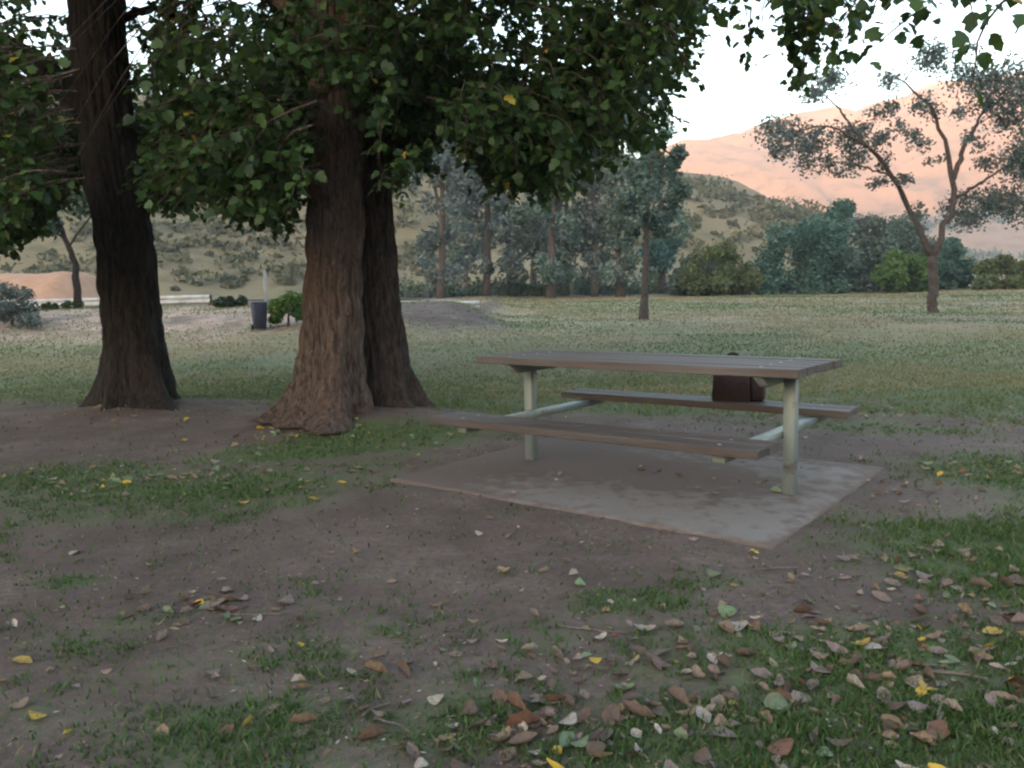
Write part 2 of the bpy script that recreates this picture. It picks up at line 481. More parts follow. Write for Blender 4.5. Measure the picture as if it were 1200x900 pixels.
def hill_z(x, y):
    crest = np.interp(x, [-400, -160, -74, 0, 30, 53, 66, 84, 110, 140], [66, 60, 51, 40, 33, 27, 18.5, 9, 2, -5])
    prof = sstep(66, 205, y) * (1 - .75 * sstep(215, 330, y))
    return -1.5 + .9 * sstep(60, 66, y) + crest * prof * (1 + .16 * (fbm(x * .02, y * .02, 41, 4) - .5)) - 5.5 * (1 - np.abs(2 * fbm(x * .03 + y * .008, y * .012, 44, 4) - 1)) ** 3 * sstep(75, 120, y) + 2.5 * sstep(75, 120, y)
heightfield('hill', np.linspace(-420, 170, 260), np.linspace(58, 340, 130), hill_z, M_hill)

def far_z(x, y):
    crest = np.interp(x, [-500, -200, 0, 120, 204, 285, 380, 475, 570, 760, 1000], [60, 70, 95, 130, 157, 178, 194, 214, 228, 236, 225])
    prof = sstep(430, 905, y) * (1 - .6 * sstep(930, 1300, y))
    return -3 + crest * prof * (1 + .10 * (fbm(x * .006, y * .006, 51, 4) - .5)) - 26 * (1 - np.abs(2 * fbm(x * .011 + y * .003, y * .004, 53, 4) - 1)) ** 3 * sstep(450, 650, y) + 18
heightfield('far_hill', np.linspace(-520, 1050, 260), np.linspace(420, 1320, 120), far_z, M_farhill)

def ridge_z(x, y):
    return -3 + 196 * sstep(-470, -800, y) * (1 - .8 * sstep(-830, -1200, y)) * (1 + .04 * (fbm(x * .004, y * .004, 61, 3) - .5)) * sstep(-1500, -1300, x) * (1 - sstep(700, 1100, x))
heightfield('ridge', np.linspace(-1550, 1150, 110), np.linspace(-1300, -460, 60), ridge_z, M_hill)

# ------------------------------------------------------------------ picnic table on its slab
TX, TY, TYAW = .8353, 4.9837, -.6601
cT, sT = math.cos(TYAW), math.sin(TYAW)
def T(u, v, z=0.): return (TX + u * cT - v * sT, TY + u * sT + v * cT, z)
SLAB_Z = .012
su0, su1, sv0, sv1 = -1.30, 1.155, -.975, 1.03
nu, nv = 60, 50
us, vs = np.linspace(su0, su1, nu), np.linspace(sv0, sv1, nv)
U, Vv = np.meshgrid(us, vs)
er = .012 * (fbm(U * 9 + 40, Vv * 9, 71, 3) - .5)
edge = (np.minimum(np.minimum(U - su0, su1 - U), np.minimum(Vv - sv0, sv1 - Vv)))
Uj = U + np.where((U == su0) | (U == su1), er * 1.6, 0); Vj = Vv + np.where((Vv == sv0) | (Vv == sv1), er * 1.6, 0)
Zs = SLAB_Z + .004 * (fbm(U * 3, Vv * 3, 73, 3) - .5) - .006 * np.exp(-edge / .012)
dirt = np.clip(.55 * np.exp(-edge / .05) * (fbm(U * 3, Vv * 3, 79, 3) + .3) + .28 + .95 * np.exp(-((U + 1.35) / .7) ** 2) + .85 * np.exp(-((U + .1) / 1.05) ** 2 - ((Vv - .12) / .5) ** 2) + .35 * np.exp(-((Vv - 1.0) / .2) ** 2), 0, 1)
top = np.stack([Uj, Vj, Zs], -1).reshape(-1, 3); idx = np.arange(nu * nv).reshape(nv, nu)
Fs = np.stack([idx[:-1, :-1], idx[:-1, 1:], idx[1:, 1:], idx[1:, :-1]], -1).reshape(-1, 4)
rim = np.concatenate([idx[0, :], idx[1:, -1], idx[-1, -2::-1], idx[-2:0:-1, 0]])
low = top[rim].copy(); low[:, 2] = -.10
n0 = len(top); k = len(rim); a = np.arange(k); b2 = (a + 1) % k
Fr = np.stack([rim[a], n0 + a, n0 + b2, rim[b2]], 1)
cols = np.concatenate([np.repeat(dirt.reshape(-1, 1), 3, 1), np.full((k, 3), .6)])
slab = obj('concrete_slab', mesh('concrete_slab', np.concatenate([top, low]), [Fs, Fr], cols), M_conc, loc=(TX, TY, 0))
slab.rotation_euler.z = TYAW
structure(slab)

table = thing('picnic_table', 'timber plank picnic table with pale green steel legs and two attached benches', 'picnic table', (TX, TY, SLAB_Z))
table.rotation_euler.z = TYAW
H0 = .75 - SLAB_Z; TT = .046; L = 2.12
def part(name, m, mat, parent=table, smooth=False): return obj(name, m.mesh(name, smooth), mat, parent)
def plank(L, w, t, c, name='plank', parent=table, seed=0):
    r = np.random.default_rng(seed)
    m = MB(); n = 10
    # a plank with rounded arrises and slightly uneven edges
    prof = np.array([(-w / 2, -t / 2 + .004), (-w / 2 + .004, -t / 2), (w / 2 - .004, -t / 2), (w / 2, -t / 2 + .004), (w / 2, t / 2 - .005), (w / 2 - .006, t / 2), (-w / 2 + .006, t / 2), (-w / 2, t / 2 - .005)])
    xs = np.linspace(-L / 2, L / 2, n); V = []
    wob = np.cumsum(r.normal(0, .0007, n)); wz = np.cumsum(r.normal(0, .0006, n))
    for i, x in enumerate(xs):
        for (y, z) in prof: V.append((x + (r.normal(0, .002) if i in (0, n - 1) else 0), y + wob[i], z + wz[i]))
    F = [(i * 8 + j, i * 8 + (j + 1) % 8, i * 8 + 8 + (j + 1) % 8, i * 8 + 8 + j) for i in range(n - 1) for j in range(8)]
    me = bpy.data.meshes.new(name); me.from_pydata([tuple(v) for v in V], [], F + [tuple(range(7, -1, -1)), tuple(range((n - 1) * 8, n * 8))]); me.update()
    o = obj(name, me, M_wood, parent, c); return o
npl = 5; pw = .751 / npl
for i in range(npl):
    plank(L + random.uniform(-.015, .012), pw - .013, TT, (random.uniform(-.006, .006), -.3755 + pw * (i + .5), H0 - TT / 2 + random.uniform(-.002, .002)), 'tabletop_plank', table, i)
SO, SW, SH = .723, .292, .412 - SLAB_Z
for s in (-1, 1):
    for k in (-1, 1):
        plank(2.08 + random.uniform(-.01, .01), SW / 2 - .010, .044, (0, s * SO + k * SW / 4, SH - .022 + random.uniform(-.0015, .0015)), 'seat_plank', table, 20 + s * 3 + k)
LEGX = .897
for s in (-1, 1):
    m = MB(); m.box((s * LEGX, 0, (H0 - TT - .006) / 2), (.066, .066, H0 - TT - .006), 0, .003); part('leg', m, M_steel)
    # seat arm, running right across and wedge-cut at the ends
    def tp(V):
        V = V.copy(); e = np.abs(V[:, 1]) > .4; V[e & (V[:, 2] < 0), 2] += .028; return V
    m = MB(); m.box((s * (LEGX - .0745), 0, SH - .044 - .037), (.074, 1.62, .074), 0, .005, tp); part('seat_arm', m, M_steel)
    def tp2(V):
        V = V.copy(); e = np.abs(V[:, 1]) > .2; V[e & (V[:, 2] < 0), 1] *= .72; return V
    m = MB(); m.box((s * (LEGX - .062), 0, H0 - TT - .034), (.05, .70, .062), 0, .004, tp2); part('top_bracket', m, M_steel)
    for v in [-.3755 + pw * (i + .5) for i in range(npl)]:
        mm = MB(); mm.tube([(s * (LEGX - .062), v, H0 - .004), (s * (LEGX - .062), v, H0 + .003)], .011, .009, 2, 8); part('bolt', mm, M_bolt)

for s in (-1, 1):
    for e in (-1, 1):
        for k in (-1, 1):
            mm = MB(); mm.tube([(e * (LEGX - .0745), s * SO + k * SW / 4, SH - .004), (e * (LEGX - .0745), s * SO + k * SW / 4, SH + .003)], .011, .009, 2, 8); part('bolt', mm, M_bolt)
# bag standing on the far bench
bu = .25
bag = thing('carry_bag', 'dark brown box-shaped bag with black handle standing on the bench', 'bag', T(bu, SO + .02, .414))
bag.rotation_euler.z = TYAW + .25
def puff(V):
    V = V.copy(); k = 1 - .10 * np.clip(V[:, 2] / .14, 0, 1); V[:, 0] *= k; V[:, 1] *= k; return V
m = MB(); m.box((0, 0, .14), (.25, .17, .28), 0, .01, puff); part('bag_body', m, M_bag, bag)
m = MB(); m.box((.167, .01, .095), (.085, .14, .17), 0, .009); part('side_pocket', m, M_bag, bag)
m = MB(); m.box((0, 0, .288), (.215, .14, .02), 0, .006); part('bag_flap', m, M_bag, bag)
m = MB(); m.tube([(-.035, 0, .285), (-.03, 0, .307), (0, 0, .316), (.03, 0, .307), (.035, 0, .285)], .011, .011, 14, 7); part('handle', m, M_strap, bag, True)

# ------------------------------------------------------------------ leaves for the near trees
LEAF_V = np.array([(0, 0, 0), (-.30, .10, .03), (-.52, .36, .06), (-.30, .50, .05), (-.36, .74, .03), (0, 1.08, -.10), (.36, .74, .03), (.30, .50, .05), (.52, .36, .06), (.30, .10, .03), (0, .45, 0)])
LEAF_T = np.array([(10, i, (i + 1)) for i in range(9)] + [(10, 9, 0)])
def rot_frames(direc, up):
    y = direc / np.linalg.norm(direc, axis=1, keepdims=True)
    x = np.cross(y, up); x /= np.linalg.norm(x, axis=1, keepdims=True) + 1e-9
    z = np.cross(x, y)
    return np.stack([x, y, z], -1)   # columns
def leaves_mesh(name, pos, fr, size, col, off):
    V = pos[:, None, :] + size[:, None, None] * np.einsum('nij,kj->nki', fr, LEAF_V) - np.array(off)
    n = len(pos); k = len(LEAF_V)
    F = (LEAF_T[None] + (np.arange(n) * k)[:, None, None]).reshape(-1, 3)
    return mesh(name, V.reshape(-1, 3), F, np.repeat(col, k, 0))
GREENS = np.array([(.022, .047, .014), (.029, .058, .017), (.038, .073, .021), (.019, .041, .015), (.052, .092, .025)])
def leaf_colors(n, r, yellow=.006):
    c = GREENS[r.integers(0, len(GREENS), n)] * r.uniform(.75, 1.25, (n, 1))
    y = r.random(n) < yellow
    c[y] = np.array((.36, .27, .04)) * r.uniform(.6, 1.1, (y.sum(), 1))
    return c
def sprays(starts, dirs, lens, per, r, size):
    """drooping twigs with alternate leaves; returns leaf pos, frames, sizes and twig paths"""
    pos, dr, up, sz, tw = [], [], [], [], []
    for p, d, l in zip(starts, dirs, lens):
        d = np.array(d) / np.linalg.norm(d); n = 5
        pts = [np.array(p)]; dd = d.copy()
        for i in range(n):
            dd = dd + np.array([r.normal(0, .16), r.normal(0, .16), -.22]); dd /= np.linalg.norm(dd)
            pts.append(pts[-1] + dd * l / n)
        pts = np.array(pts); tw.append(pts)
        k = max(4, int(per * l / .6))
        t = np.sort(r.uniform(.1, 1, k)); t[-1] = 1
        q = np.stack([np.interp(t * n, np.arange(n + 1), pts[:, a]) for a in range(3)], 1)
        side = r.normal(0, 1, (k, 3)); side[:, 2] *= .5; side /= np.linalg.norm(side, axis=1, keepdims=True)
        ld = side + dd * .5 + np.array([0, 0, -.45])
        pos.append(q + side * .035); dr.append(ld)
        u = r.normal(0, .55, (k, 3)) + np.array([0, -.15, 1]); up.append(u)
        sz.append((.5 + .95 * r.random(k)) * size)
    return np.concatenate(pos), rot_frames(np.concatenate(dr), np.concatenate(up)), np.concatenate(sz), tw
def twig_mesh(tw, off, r0=.0085):
    m = MB()
    for p in tw:
        V, F, Tt = loft(p, np.linspace(r0, .0018, len(p)), 3, None, False); m.add(V, F)
    return m.mesh('branchlet', True, off)

def trunk(path, rad, segs, rings, seed, flare, fl_h, roots=(), nrm=.03, lobes=(3, 5)):
    p = curve_pts(path, rings); t = np.linspace(0, 1, rings)
    rr = np.interp(t, np.linspace(0, 1, len(rad)), rad)
    th = np.linspace(0, 2 * np.pi, segs, endpoint=False); r = np.random.default_rng(seed)
    lob = sum(np.cos(k * th + r.uniform(0, 6.28)) for k in lobes) / len(lobes)
    h = (p[:, 2] - p[0, 2])[:, None]
    fl = flare * np.exp(-h / fl_h) * (.62 + .85 * lob[None]) + .10 * np.exp(-h / 1.4) * lob[None]
    for (t0, amp, hh, pw_) in roots:
        fl = fl + amp * np.exp(-(np.clip(h, 0, 9) / hh) ** .8) * np.clip(np.cos(th - R(t0)), 0, 1)[None] ** pw_ * (1 + .25 * np.sin(th * 9 + seed))[None]
    # furrowed bark: ridges running up the stem, periodic round it
    a = np.abs(vnoise(th[None] * segs / 6.2832 * .22 + 0 * h, h * 4.0 + 0 * th[None], seed) - .5) * 2
    b = vnoise(th[None] * segs / 6.2832 * .5 + 0 * h, h * 7 + 0 * th[None], seed + 3)
    w = np.minimum(1, np.minimum(th, 2 * np.pi - th) / .25)[None]
    lump = fbm(np.cos(th)[None] * 1.5 + h * .9, np.sin(th)[None] * 1.5 + h * .7, seed + 5, 3) - .5
    mod = 1 + fl + (nrm / rr[:, None]) * ((a - .35) * 1.3 + (b - .5) * .8) * w + .16 * lump
    return loft(p, rr, segs, mod)

def pick_leaf_parts(tree, pos, fr, size, col, off, n):
    """the leaves that show largest become single leaf parts; the rest stay in the crown"""
    q = to_px(pos)
    ok = (q[:, 2] > .5) & (q[:, 0] > 0) & (q[:, 0] < 1200) & (q[:, 1] > 0) & (q[:, 1] < 420)
    score = np.where(ok, size / np.maximum(q[:, 2], .5), 0)
    best = np.argsort(-score)[:n]; best = best[score[best] > 0]
    cache = {}
    for i in best:
        key = int(np.argmin(((GREENS - col[i]) ** 2).sum(1))) if col[i][0] < .15 else 9
        if key not in cache:
            c = GREENS[key] if key < 9 else np.array((.34, .26, .04))
            me = mesh('leaf', LEAF_V, LEAF_T, np.repeat(c[None], len(LEAF_V), 0)); me.materials.append(M_leaf); cache[key] = me
        o = bpy.data.objects.new('leaf', cache[key]); COL.objects.link(o); o.parent = tree
        Mx = Matrix(fr[i].tolist()).to_4x4(); Mx.translation = Vector(pos[i] - np.array(off))
        o.matrix_local = Mx @ Matrix.Diagonal((size[i], size[i], size[i], 1))
    keep = np.ones(len(pos), bool); keep[best] = False
    return keep

# lower edge of the foliage, as measured at the distance of each tree
EDGE_X = [-300, -60, 0, 60, 110, 150, 200, 260, 300, 340, 360, 440, 470, 500, 530, 570, 600, 660, 700, 760, 785, 815, 840, 900]
EDGE_Y = [300, 300, 298, 285, 225, 235, 262, 240, 262, 285, 150, 120, 240, 215, 175, 215, 238, 240, 198, 180, 125, 45, -10, -90]
def crown_points(n, cx, cy, rx, ry, ztop, dref, expo, avoid, r, margin=.22):
    out = []
    while len(out) < n:
        a = r.uniform(0, 6.283); q = math.sqrt(r.random()); x = cx + rx * q * math.cos(a); y = cy + ry * q * math.sin(a)
        if y < 5.3: continue
        if avoid and avoid[0] < 600 + FPX * x / y < avoid[1] and y < avoid[2]: continue
        px = 600 + FPX * x / max(y, 3)
        zb = CAM_H + (352 - .0188 * px + 6 - np.interp(px, EDGE_X, EDGE_Y)) * (max(y, dref * .8)) / FPX
        zb += .18 * (vnoise(x * 1.3, y * 1.3, 5) - .3)
        z = zb + margin + r.exponential(expo)
        if vnoise(x * 1.5 + y * .5, z * 1.7 + y * .4, 15) < (.30 if z < 3.1 else .40): continue
        if z > ztop - 2.0 * q: continue
        out.append((x, y, z))
    return np.array(out)

def big_tree(name, label, base, stems, limbs, mats, crown_args, n_spray, extra=None, n_parts=250, seed=1, upper=None, leafsize=.064):
    r = np.random.default_rng(seed)
    t = thing(name, label, 'tree', base)
    off = np.array(base)
    for (path, rad, fl, flh, sd, segs, rts, bmat) in stems:
        V, F, Tt = trunk(np.array(path), rad, segs, 190, sd, fl, flh, rts)
        m = MB(); m.add(V, F, Tt); obj('trunk', m.mesh('trunk', True, off), bmat, t)
    lp = []
    for (pts, r0, r1) in limbs:
        m = MB(); c = curve_pts(pts, 26)
        c[1:-1] += r.normal(0, .018, (24, 3))
        V, F, Tt = loft(c, np.linspace(r0, r1, 26), 10); m.add(V, F, Tt)
        obj('limb', m.mesh('limb', True, off), mats, t); lp.append(c)
    lp = np.concatenate(lp)
    S = crown_points(n_spray, *crown_args, r)
    D = S - np.array([crown_args[0], crown_args[1], 0]); D[:, 2] = r.uniform(-.2, .6, len(S)); D[:, :2] += r.normal(0, .8, (len(S), 2))
    D /= np.linalg.norm(D, axis=1, keepdims=True)
    ln = r.uniform(.45, .85, len(S))
    S = S - D * ln[:, None] * .6 + np.array([0, 0, .15])
    # larger boughs that join sprays to the limbs
    bm_ = []
    for i in r.choice(len(S), min(90, len(S)), False):
        j = np.argmin(((lp - S[i]) ** 2).sum(1)); a, b = lp[j], S[i]
        if np.linalg.norm(a - b) < 2.6:
            mid = (a + b) / 2 + np.array([r.normal(0, .1), r.normal(0, .1), .15]); bm_.append(curve_pts([a, mid, b], 6))
    if extra is not None:
        es, ed, el = extra
        S = np.concatenate([S, es]); D = np.concatenate([D, ed]); ln = np.concatenate([ln, el])
    pos, fr, sz, tw = sprays(S, D, ln, 17, r, leafsize)
    col = leaf_colors(len(pos), r)
    keep = pick_leaf_parts(t, pos, fr, sz, col, off, n_parts)
    stuff(obj('crown', leaves_mesh('crown', pos[keep], fr[keep], sz[keep], col[keep], off), M_leaf, t))
    stuff(obj('branchlet', twig_mesh(tw + bm_, off), mats, t))
    if upper:
        ux, uy, urx, ury, z0, z1, n = upper
        a = r.uniform(0, 6.283, n); q = np.sqrt(r.random(n)); h = r.random(n)
        rr = np.sin(np.pi * (.12 + .83 * h)) ** .6
        p = np.stack([ux + urx * q * rr * np.cos(a), uy + ury * q * rr * np.sin(a), z0 + (z1 - z0) * h], 1)
        d = r.normal(0, 1, (n, 3)); f = rot_frames(d, r.normal(0, .6, (n, 3)) + np.array([0, 0, 1]))
        pp = to_px(p); okk = ~((pp[:, 2] > 0) & (pp[:, 1] > -70) & (pp[:, 0] > -100) & (pp[:, 0] < 1300))
        n2 = okk.sum()
        stuff(obj('upper_crown', leaves_mesh('upper_crown', p[okk], f[okk], r.uniform(.2, .34, n2), leaf_colors(n2, r), off), M_leaf, t))
    return t

def V3(p): return np.array(p)
# the double-stemmed tree beside the table
b1 = P(388, 500, 7.0); b2_ = P(441, 470, 7.6)
base1 = (b1.x, b1.y, Gz(b1.x, b1.y) - .03)
zA = Gz(b1.x, b1.y) - .08; zB = Gz(b2_.x, b2_.y) - .08
stemA = [(b1.x, b1.y, zA), P(391, 420, 7.03), P(392, 300, 7.05), P(394, 180, 7.05), P(396, 40, 7.05), P(398, -250, 7.1), P(402, -620, 7.1)]
stemB = [(b2_.x, b2_.y, zB), P(440, 400, 7.6), P(433, 300, 7.6), P(428, 180, 7.62), P(424, 40, 7.7), P(425, -220, 7.9), P(440, -560, 8.1)]
limbs1 = [
    ([P(398, -60, 7.0), P(560, -150, 6.6), P(760, -190, 6.0), P(930, -120, 5.7), P(1000, -40, 5.6)], .13, .02),
    ([P(398, -120, 7.0), P(700, -260, 5.6), P(1000, -260, 4.4), P(1120, -90, 3.6)], .12, .018),
    ([P(396, 60, 7.0), P(470, -20, 6.7), P(580, -60, 6.4), P(700, -30, 6.2), P(790, 40, 6.1)], .10, .015),
    ([P(425, 100, 7.75), P(480, 90, 7.7), P(560, 110, 7.6), P(640, 160, 7.6)], .06, .01),
    ([P(395, 90, 7.0), P(350, 20, 6.8), P(290, -20, 6.7), P(220, -60, 6.8)], .09, .02),
    ([P(424, 60, 7.8), P(445, 190, 7.3), P(470, 215, 7.2)], .02, .008),
]
# sprays hanging into view at the right, at the ends of the two long limbs
def hang(px, py, d, n, spread, r):
    s, dd, l = [], [], []
    for i in range(n):
        q = V3(P(px + r.normal(0, spread), py + r.normal(0, spread * .6), d + r.normal(0, .2)))
        s.append(q); dd.append((r.normal(0, .6), r.normal(0, .5), r.uniform(-.6, .1))); l.append(r.uniform(.22, .5))
    return s, dd, l
rh = np.random.default_rng(11); es, ed, el = [], [], []
for (px, py, d, n, sp) in [(905, -25, 5.7, 8, 15), (945, -15, 5.7, 18, 18), (958, 22, 5.7, 12, 12), (985, -12, 5.6, 6, 11), (880, 5, 5.8, 2, 6), (925, 30, 5.8, 3, 7), (935, 58, 5.8, 3, 5),
                           (1065, -55, 3.7, 4, 15), (1055, -30, 3.8, 1, 6), (1115, -60, 3.7, 3, 12), (1088, 5, 4.6, 1, 5), (1180, -50, 3.2, 1, 5), (1197, -15, 3.2, 1, 3),
                           (790, 50, 6.2, 6, 16), (800, -5, 6.2, 7, 16), (770, 95, 6.4, 5, 14), (740, 140, 6.6, 6, 14), (660, 185, 6.9, 7, 16), (610, 190, 7.0, 6, 12), (490, 185, 7.0, 4, 9), (330, 235, 6.9, 3, 8)]:
    a, b, c = hang(px, py, d, n, sp, rh); es += a; ed += b; el += c
big_tree('broadleaf_tree', 'large double-stemmed tree with furrowed red-brown bark beside the picnic table', base1,
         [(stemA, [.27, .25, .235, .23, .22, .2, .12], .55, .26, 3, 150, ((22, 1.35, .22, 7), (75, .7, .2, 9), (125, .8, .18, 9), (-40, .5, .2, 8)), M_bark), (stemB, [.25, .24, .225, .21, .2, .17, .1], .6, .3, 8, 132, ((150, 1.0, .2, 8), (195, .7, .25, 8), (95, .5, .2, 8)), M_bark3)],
         limbs1, M_bark, (-.7, 7.4, 3.9, 2.8, 6.2, 7.2, .8, (40, 205, 8.95)), 2500, (np.array(es), np.array(ed), np.array(el)), 300, 5,
         (-.6, 7.2, 5.2, 4.6, 4.2, 11.5, 9000))

# single tree to its left
b3 = P(163, 482, 8.3)
base2 = (b3.x, b3.y, Gz(b3.x, b3.y) - .03)
stemC = [(b3.x, b3.y, Gz(b3.x, b3.y) - .08), P(157, 400, 8.3), P(148, 300, 8.3), P(132, 200, 8.3), P(119, 100, 8.3), P(112, 0, 8.3), P(105, -250, 8.3), P(110, -560, 8.4)]
limbs2 = [
    ([P(125, 150, 8.3), P(70, 100, 8.1), P(20, 60, 8.0), P(-60, 20, 7.9), P(-160, -60, 7.8)], .16, .05),
    ([P(112, -60, 8.3), P(190, -120, 8.0), P(280, -150, 7.7)], .11, .03),
    ([P(116, 40, 8.3), P(180, 10, 8.5), P(260, 60, 8.8)], .06, .015),
    ([P(20, 60, 8.0), P(0, 160, 8.0), P(40, 240, 8.0)], .035, .01),
]
big_tree('broadleaf_tree', 'single dark-trunked tree leaning slightly, with a low limb, next to the double-stemmed tree', base2,
         [(stemC, [.29, .275, .265, .26, .25, .24, .2, .12], .45, .3, 13, 132, ((165, .9, .22, 7), (15, .5, .25, 8), (90, .4, .2, 8)), M_bark2)],
         limbs2, M_bark2, (-4.3, 9.3, 3.5, 2.9, 6.4, 8.3, .6, (40, 205, 8.95)), 1900, None, 200, 9,
         (-4.6, 8.0, 4.6, 4.2, 4.6, 11.5, 6000), .068)

# ------------------------------------------------------------------ trees and shrubs farther off
CARD_V = np.array([(-.5, 0, 0), (-.1, -.32, .06), (.5, 0, -.04), (.1, .34, .05)])
def cards(centers, radii, per, size, palette, r, shell=.55, hang=0., ref=None):
    """leaf clumps: centres with radii (n,3) filled with small leaf faces"""
    P_, C_, S_ = [], [], []
    for c, rad in zip(centers, radii):
        n = int(per) if not ref else max(8, int(per * (rad[0] / ref) ** 2))
        d = r.normal(0, 1, (n, 3)); d /= np.linalg.norm(d, axis=1, keepdims=True)
        q = (shell + (1 - shell) * r.random(n) ** .6)[:, None] * r.uniform(.55, 1.12, (n, 1))
        P_.append(np.array(c) + d * q * np.array(rad)); C_.append(palette[r.integers(0, len(palette), n)] * r.uniform(.8, 1.2, (n, 1)) * r.uniform(.85, 1.15)); S_.append(size * r.uniform(.6, 1.4, n))
    p = np.concatenate(P_); c = np.concatenate(C_); s = np.concatenate(S_); n = len(p)
    d = r.normal(0, 1, (n, 3)); d[:, 2] -= hang
    f = rot_frames(d, r.normal(0, 1, (n, 3)) + np.array([0, 0, .5]))
    V = p[:, None] + s[:, None, None] * np.einsum('nij,kj->nki', f, CARD_V)
    return V.reshape(-1, 3), np.arange(n * 4).reshape(-1, 4), np.repeat(c, 4, 0)

BLUEG = np.array([(.078, .115, .098), (.095, .135, .11), (.062, .095, .085), (.115, .145, .115)])
TEAL = np.array([(.050, .108, .088), (.065, .125, .098), (.038, .088, .074), (.08, .138, .105)])
OLIVE = np.array([(.085, .105, .04), (.105, .125, .05), (.065, .085, .035)])
GREY = np.array([(.088, .110, .108), (.11, .13, .122), (.068, .088, .09)])
BRIGHT = np.array([(.075, .145, .03), (.06, .12, .028), (.095, .165, .04)])
SCR = np.array([(.085, .085, .045), (.105, .095, .055), (.07, .075, .04)])
DARKG = np.array([(.030, .05, .03), (.04, .065, .035), (.022, .04, .026)])

def simple_tree(name, label, base, tubes, centers, radii, per, size, pal, mat, group, seed, cat='tree', shell=.45, hang=0., ref=None):
    r = np.random.default_rng(seed); t = thing(name, label, cat, base, group)
    for i, (pts, r0, r1) in enumerate(tubes):
        m = MB(); cc = curve_pts([np.array(p) for p in pts], 18); cc[3:] += r.normal(0, min(.09, r0 * .45) * (.35 if i == 0 else 1), (15, 3)); vv, ff, tt = loft(cc, np.linspace(r0, r1, 18) * (1 + .25 * np.exp(-np.arange(18) * .9) * (i == 0)) * r.uniform(.92, 1.1, 18), 8); m.add(vv, ff, tt)
        obj('trunk' if i == 0 else 'limb', m.mesh('trunk', True, base), mat, t)
    V, F, C = cards(centers, radii, per, size, pal, r, shell, hang, ref)
    stuff(obj('crown', mesh('crown', V - np.array(base), F, C), M_far, t))
    return t

def standing(px, d, dz=-.1):
    p = P(px, 350, d); z = Gz(p.x, p.y)
    return np.array([p.x, p.y, z + dz])

# forked gum in the meadow
d = 27.0; gb = standing(1095, d)
fork = V3(P(1092, 302, d))
rg = np.random.default_rng(21)
gtubes = [([gb, V3(P(1093, 356, d)), V3(P(1094, 335, d)), fork], .17, .14),
          ([fork, V3(P(1072, 258, d)), V3(P(1045, 205, d - .3)), V3(P(1015, 172, d - .5)), V3(P(975, 150, d - .6)), V3(P(925, 155, d - .6))], .105, .02),
          ([fork, V3(P(1110, 262, d)), V3(P(1117, 205, d + .2)), V3(P(1102, 150, d + .3)), V3(P(1075, 110, d + .4)), V3(P(1040, 85, d + .4))], .12, .02),
          ([V3(P(1117, 210, d + .2)), V3(P(1135, 160, d + .5)), V3(P(1165, 115, d + .8))], .09, .03),
          ([V3(P(1113, 235, d + .1)), V3(P(1150, 215, d + .4)), V3(P(1200, 180, d + .6))], .07, .025),
          ([V3(P(1015, 172, d - .5)), V3(P(985, 130, d - .3)), V3(P(960, 105, d - .2))], .05, .015),
          ([V3(P(1045, 205, d - .3)), V3(P(1010, 195, d - .2)), V3(P(980, 190, d))], .04, .012)]
gc = [(912, 158, 20), (935, 170, 24), (958, 160, 18), (985, 165, 22), (1003, 188, 17), (972, 195, 14), (960, 108, 20), (978, 92, 14), (1040, 95, 15), (1036, 125, 15), (1108, 62, 24), (1128, 72, 18), (1085, 118, 16),
      (1150, 105, 26), (1185, 95, 26), (1210, 110, 30), (1180, 135, 24), (1215, 150, 30), (1195, 190, 26), (1225, 200, 30), (1160, 238, 22), (1122, 248, 20), (1190, 240, 24), (1220, 235, 28), (1145, 258, 16), (1083, 160, 14),
      (1058, 150, 9), (1062, 212, 10), (1030, 165, 12), (1140, 165, 11), (1155, 190, 12), (1100, 190, 9), (1040, 190, 9), (1120, 130, 9), (905, 178, 10), (1030, 215, 9), (1075, 245, 8), (1010, 150, 10), (1240, 160, 30)]
gc = [(a + rg.normal(0, c * .55), b + rg.normal(0, c * .45), max(8, c) * rg.uniform(.5, .95)) for a, b, c in gc for k in range(3)]
cen = [V3(P(a, b, d + rg.normal(0, 1.3))) for a, b, c in gc]
rad = [np.array([c / FPX * d * 1.7, c / FPX * d * 1.8, c / FPX * d * 1.25]) for a, b, c in gc]
simple_tree('gum_tree', 'forked gum tree with open grey-blue crown standing alone in the meadow', gb, gtubes, cen, rad, 330, .11, GREY * 1.1, M_gum, None, 31, hang=.6, shell=.0, ref=.85)

# slender young tree in the meadow
d = 25.0; yb = standing(754, d)
cen, rad = [], []
for (a, b, c) in [(765, 185, 16), (745, 205, 20), (780, 205, 22), (760, 225, 22), (735, 240, 16), (785, 240, 18), (760, 255, 18), (795, 180, 12), (775, 270, 14), (740, 270, 10), (800, 225, 12), (758, 172, 9)]:
    cen.append(V3(P(a, b, d + rg.normal(0, .5)))); rad.append(np.array([c, c, c * .9]) / FPX * d)
simple_tree('young_gum_tree', 'slender young tree with straight reddish trunk standing in the meadow behind the picnic table', yb,
            [([yb, V3(P(756, 320, d)), V3(P(758, 250, d)), V3(P(762, 180, d))], .14, .03), ([V3(P(757, 270, d)), V3(P(775, 240, d)), V3(P(785, 215, d))], .04, .012), ([V3(P(757, 262, d)), V3(P(742, 235, d)), V3(P(738, 215, d))], .035, .01)],
            cen, rad, 230, .15, BLUEG, M_gum, None, 33, hang=.4)

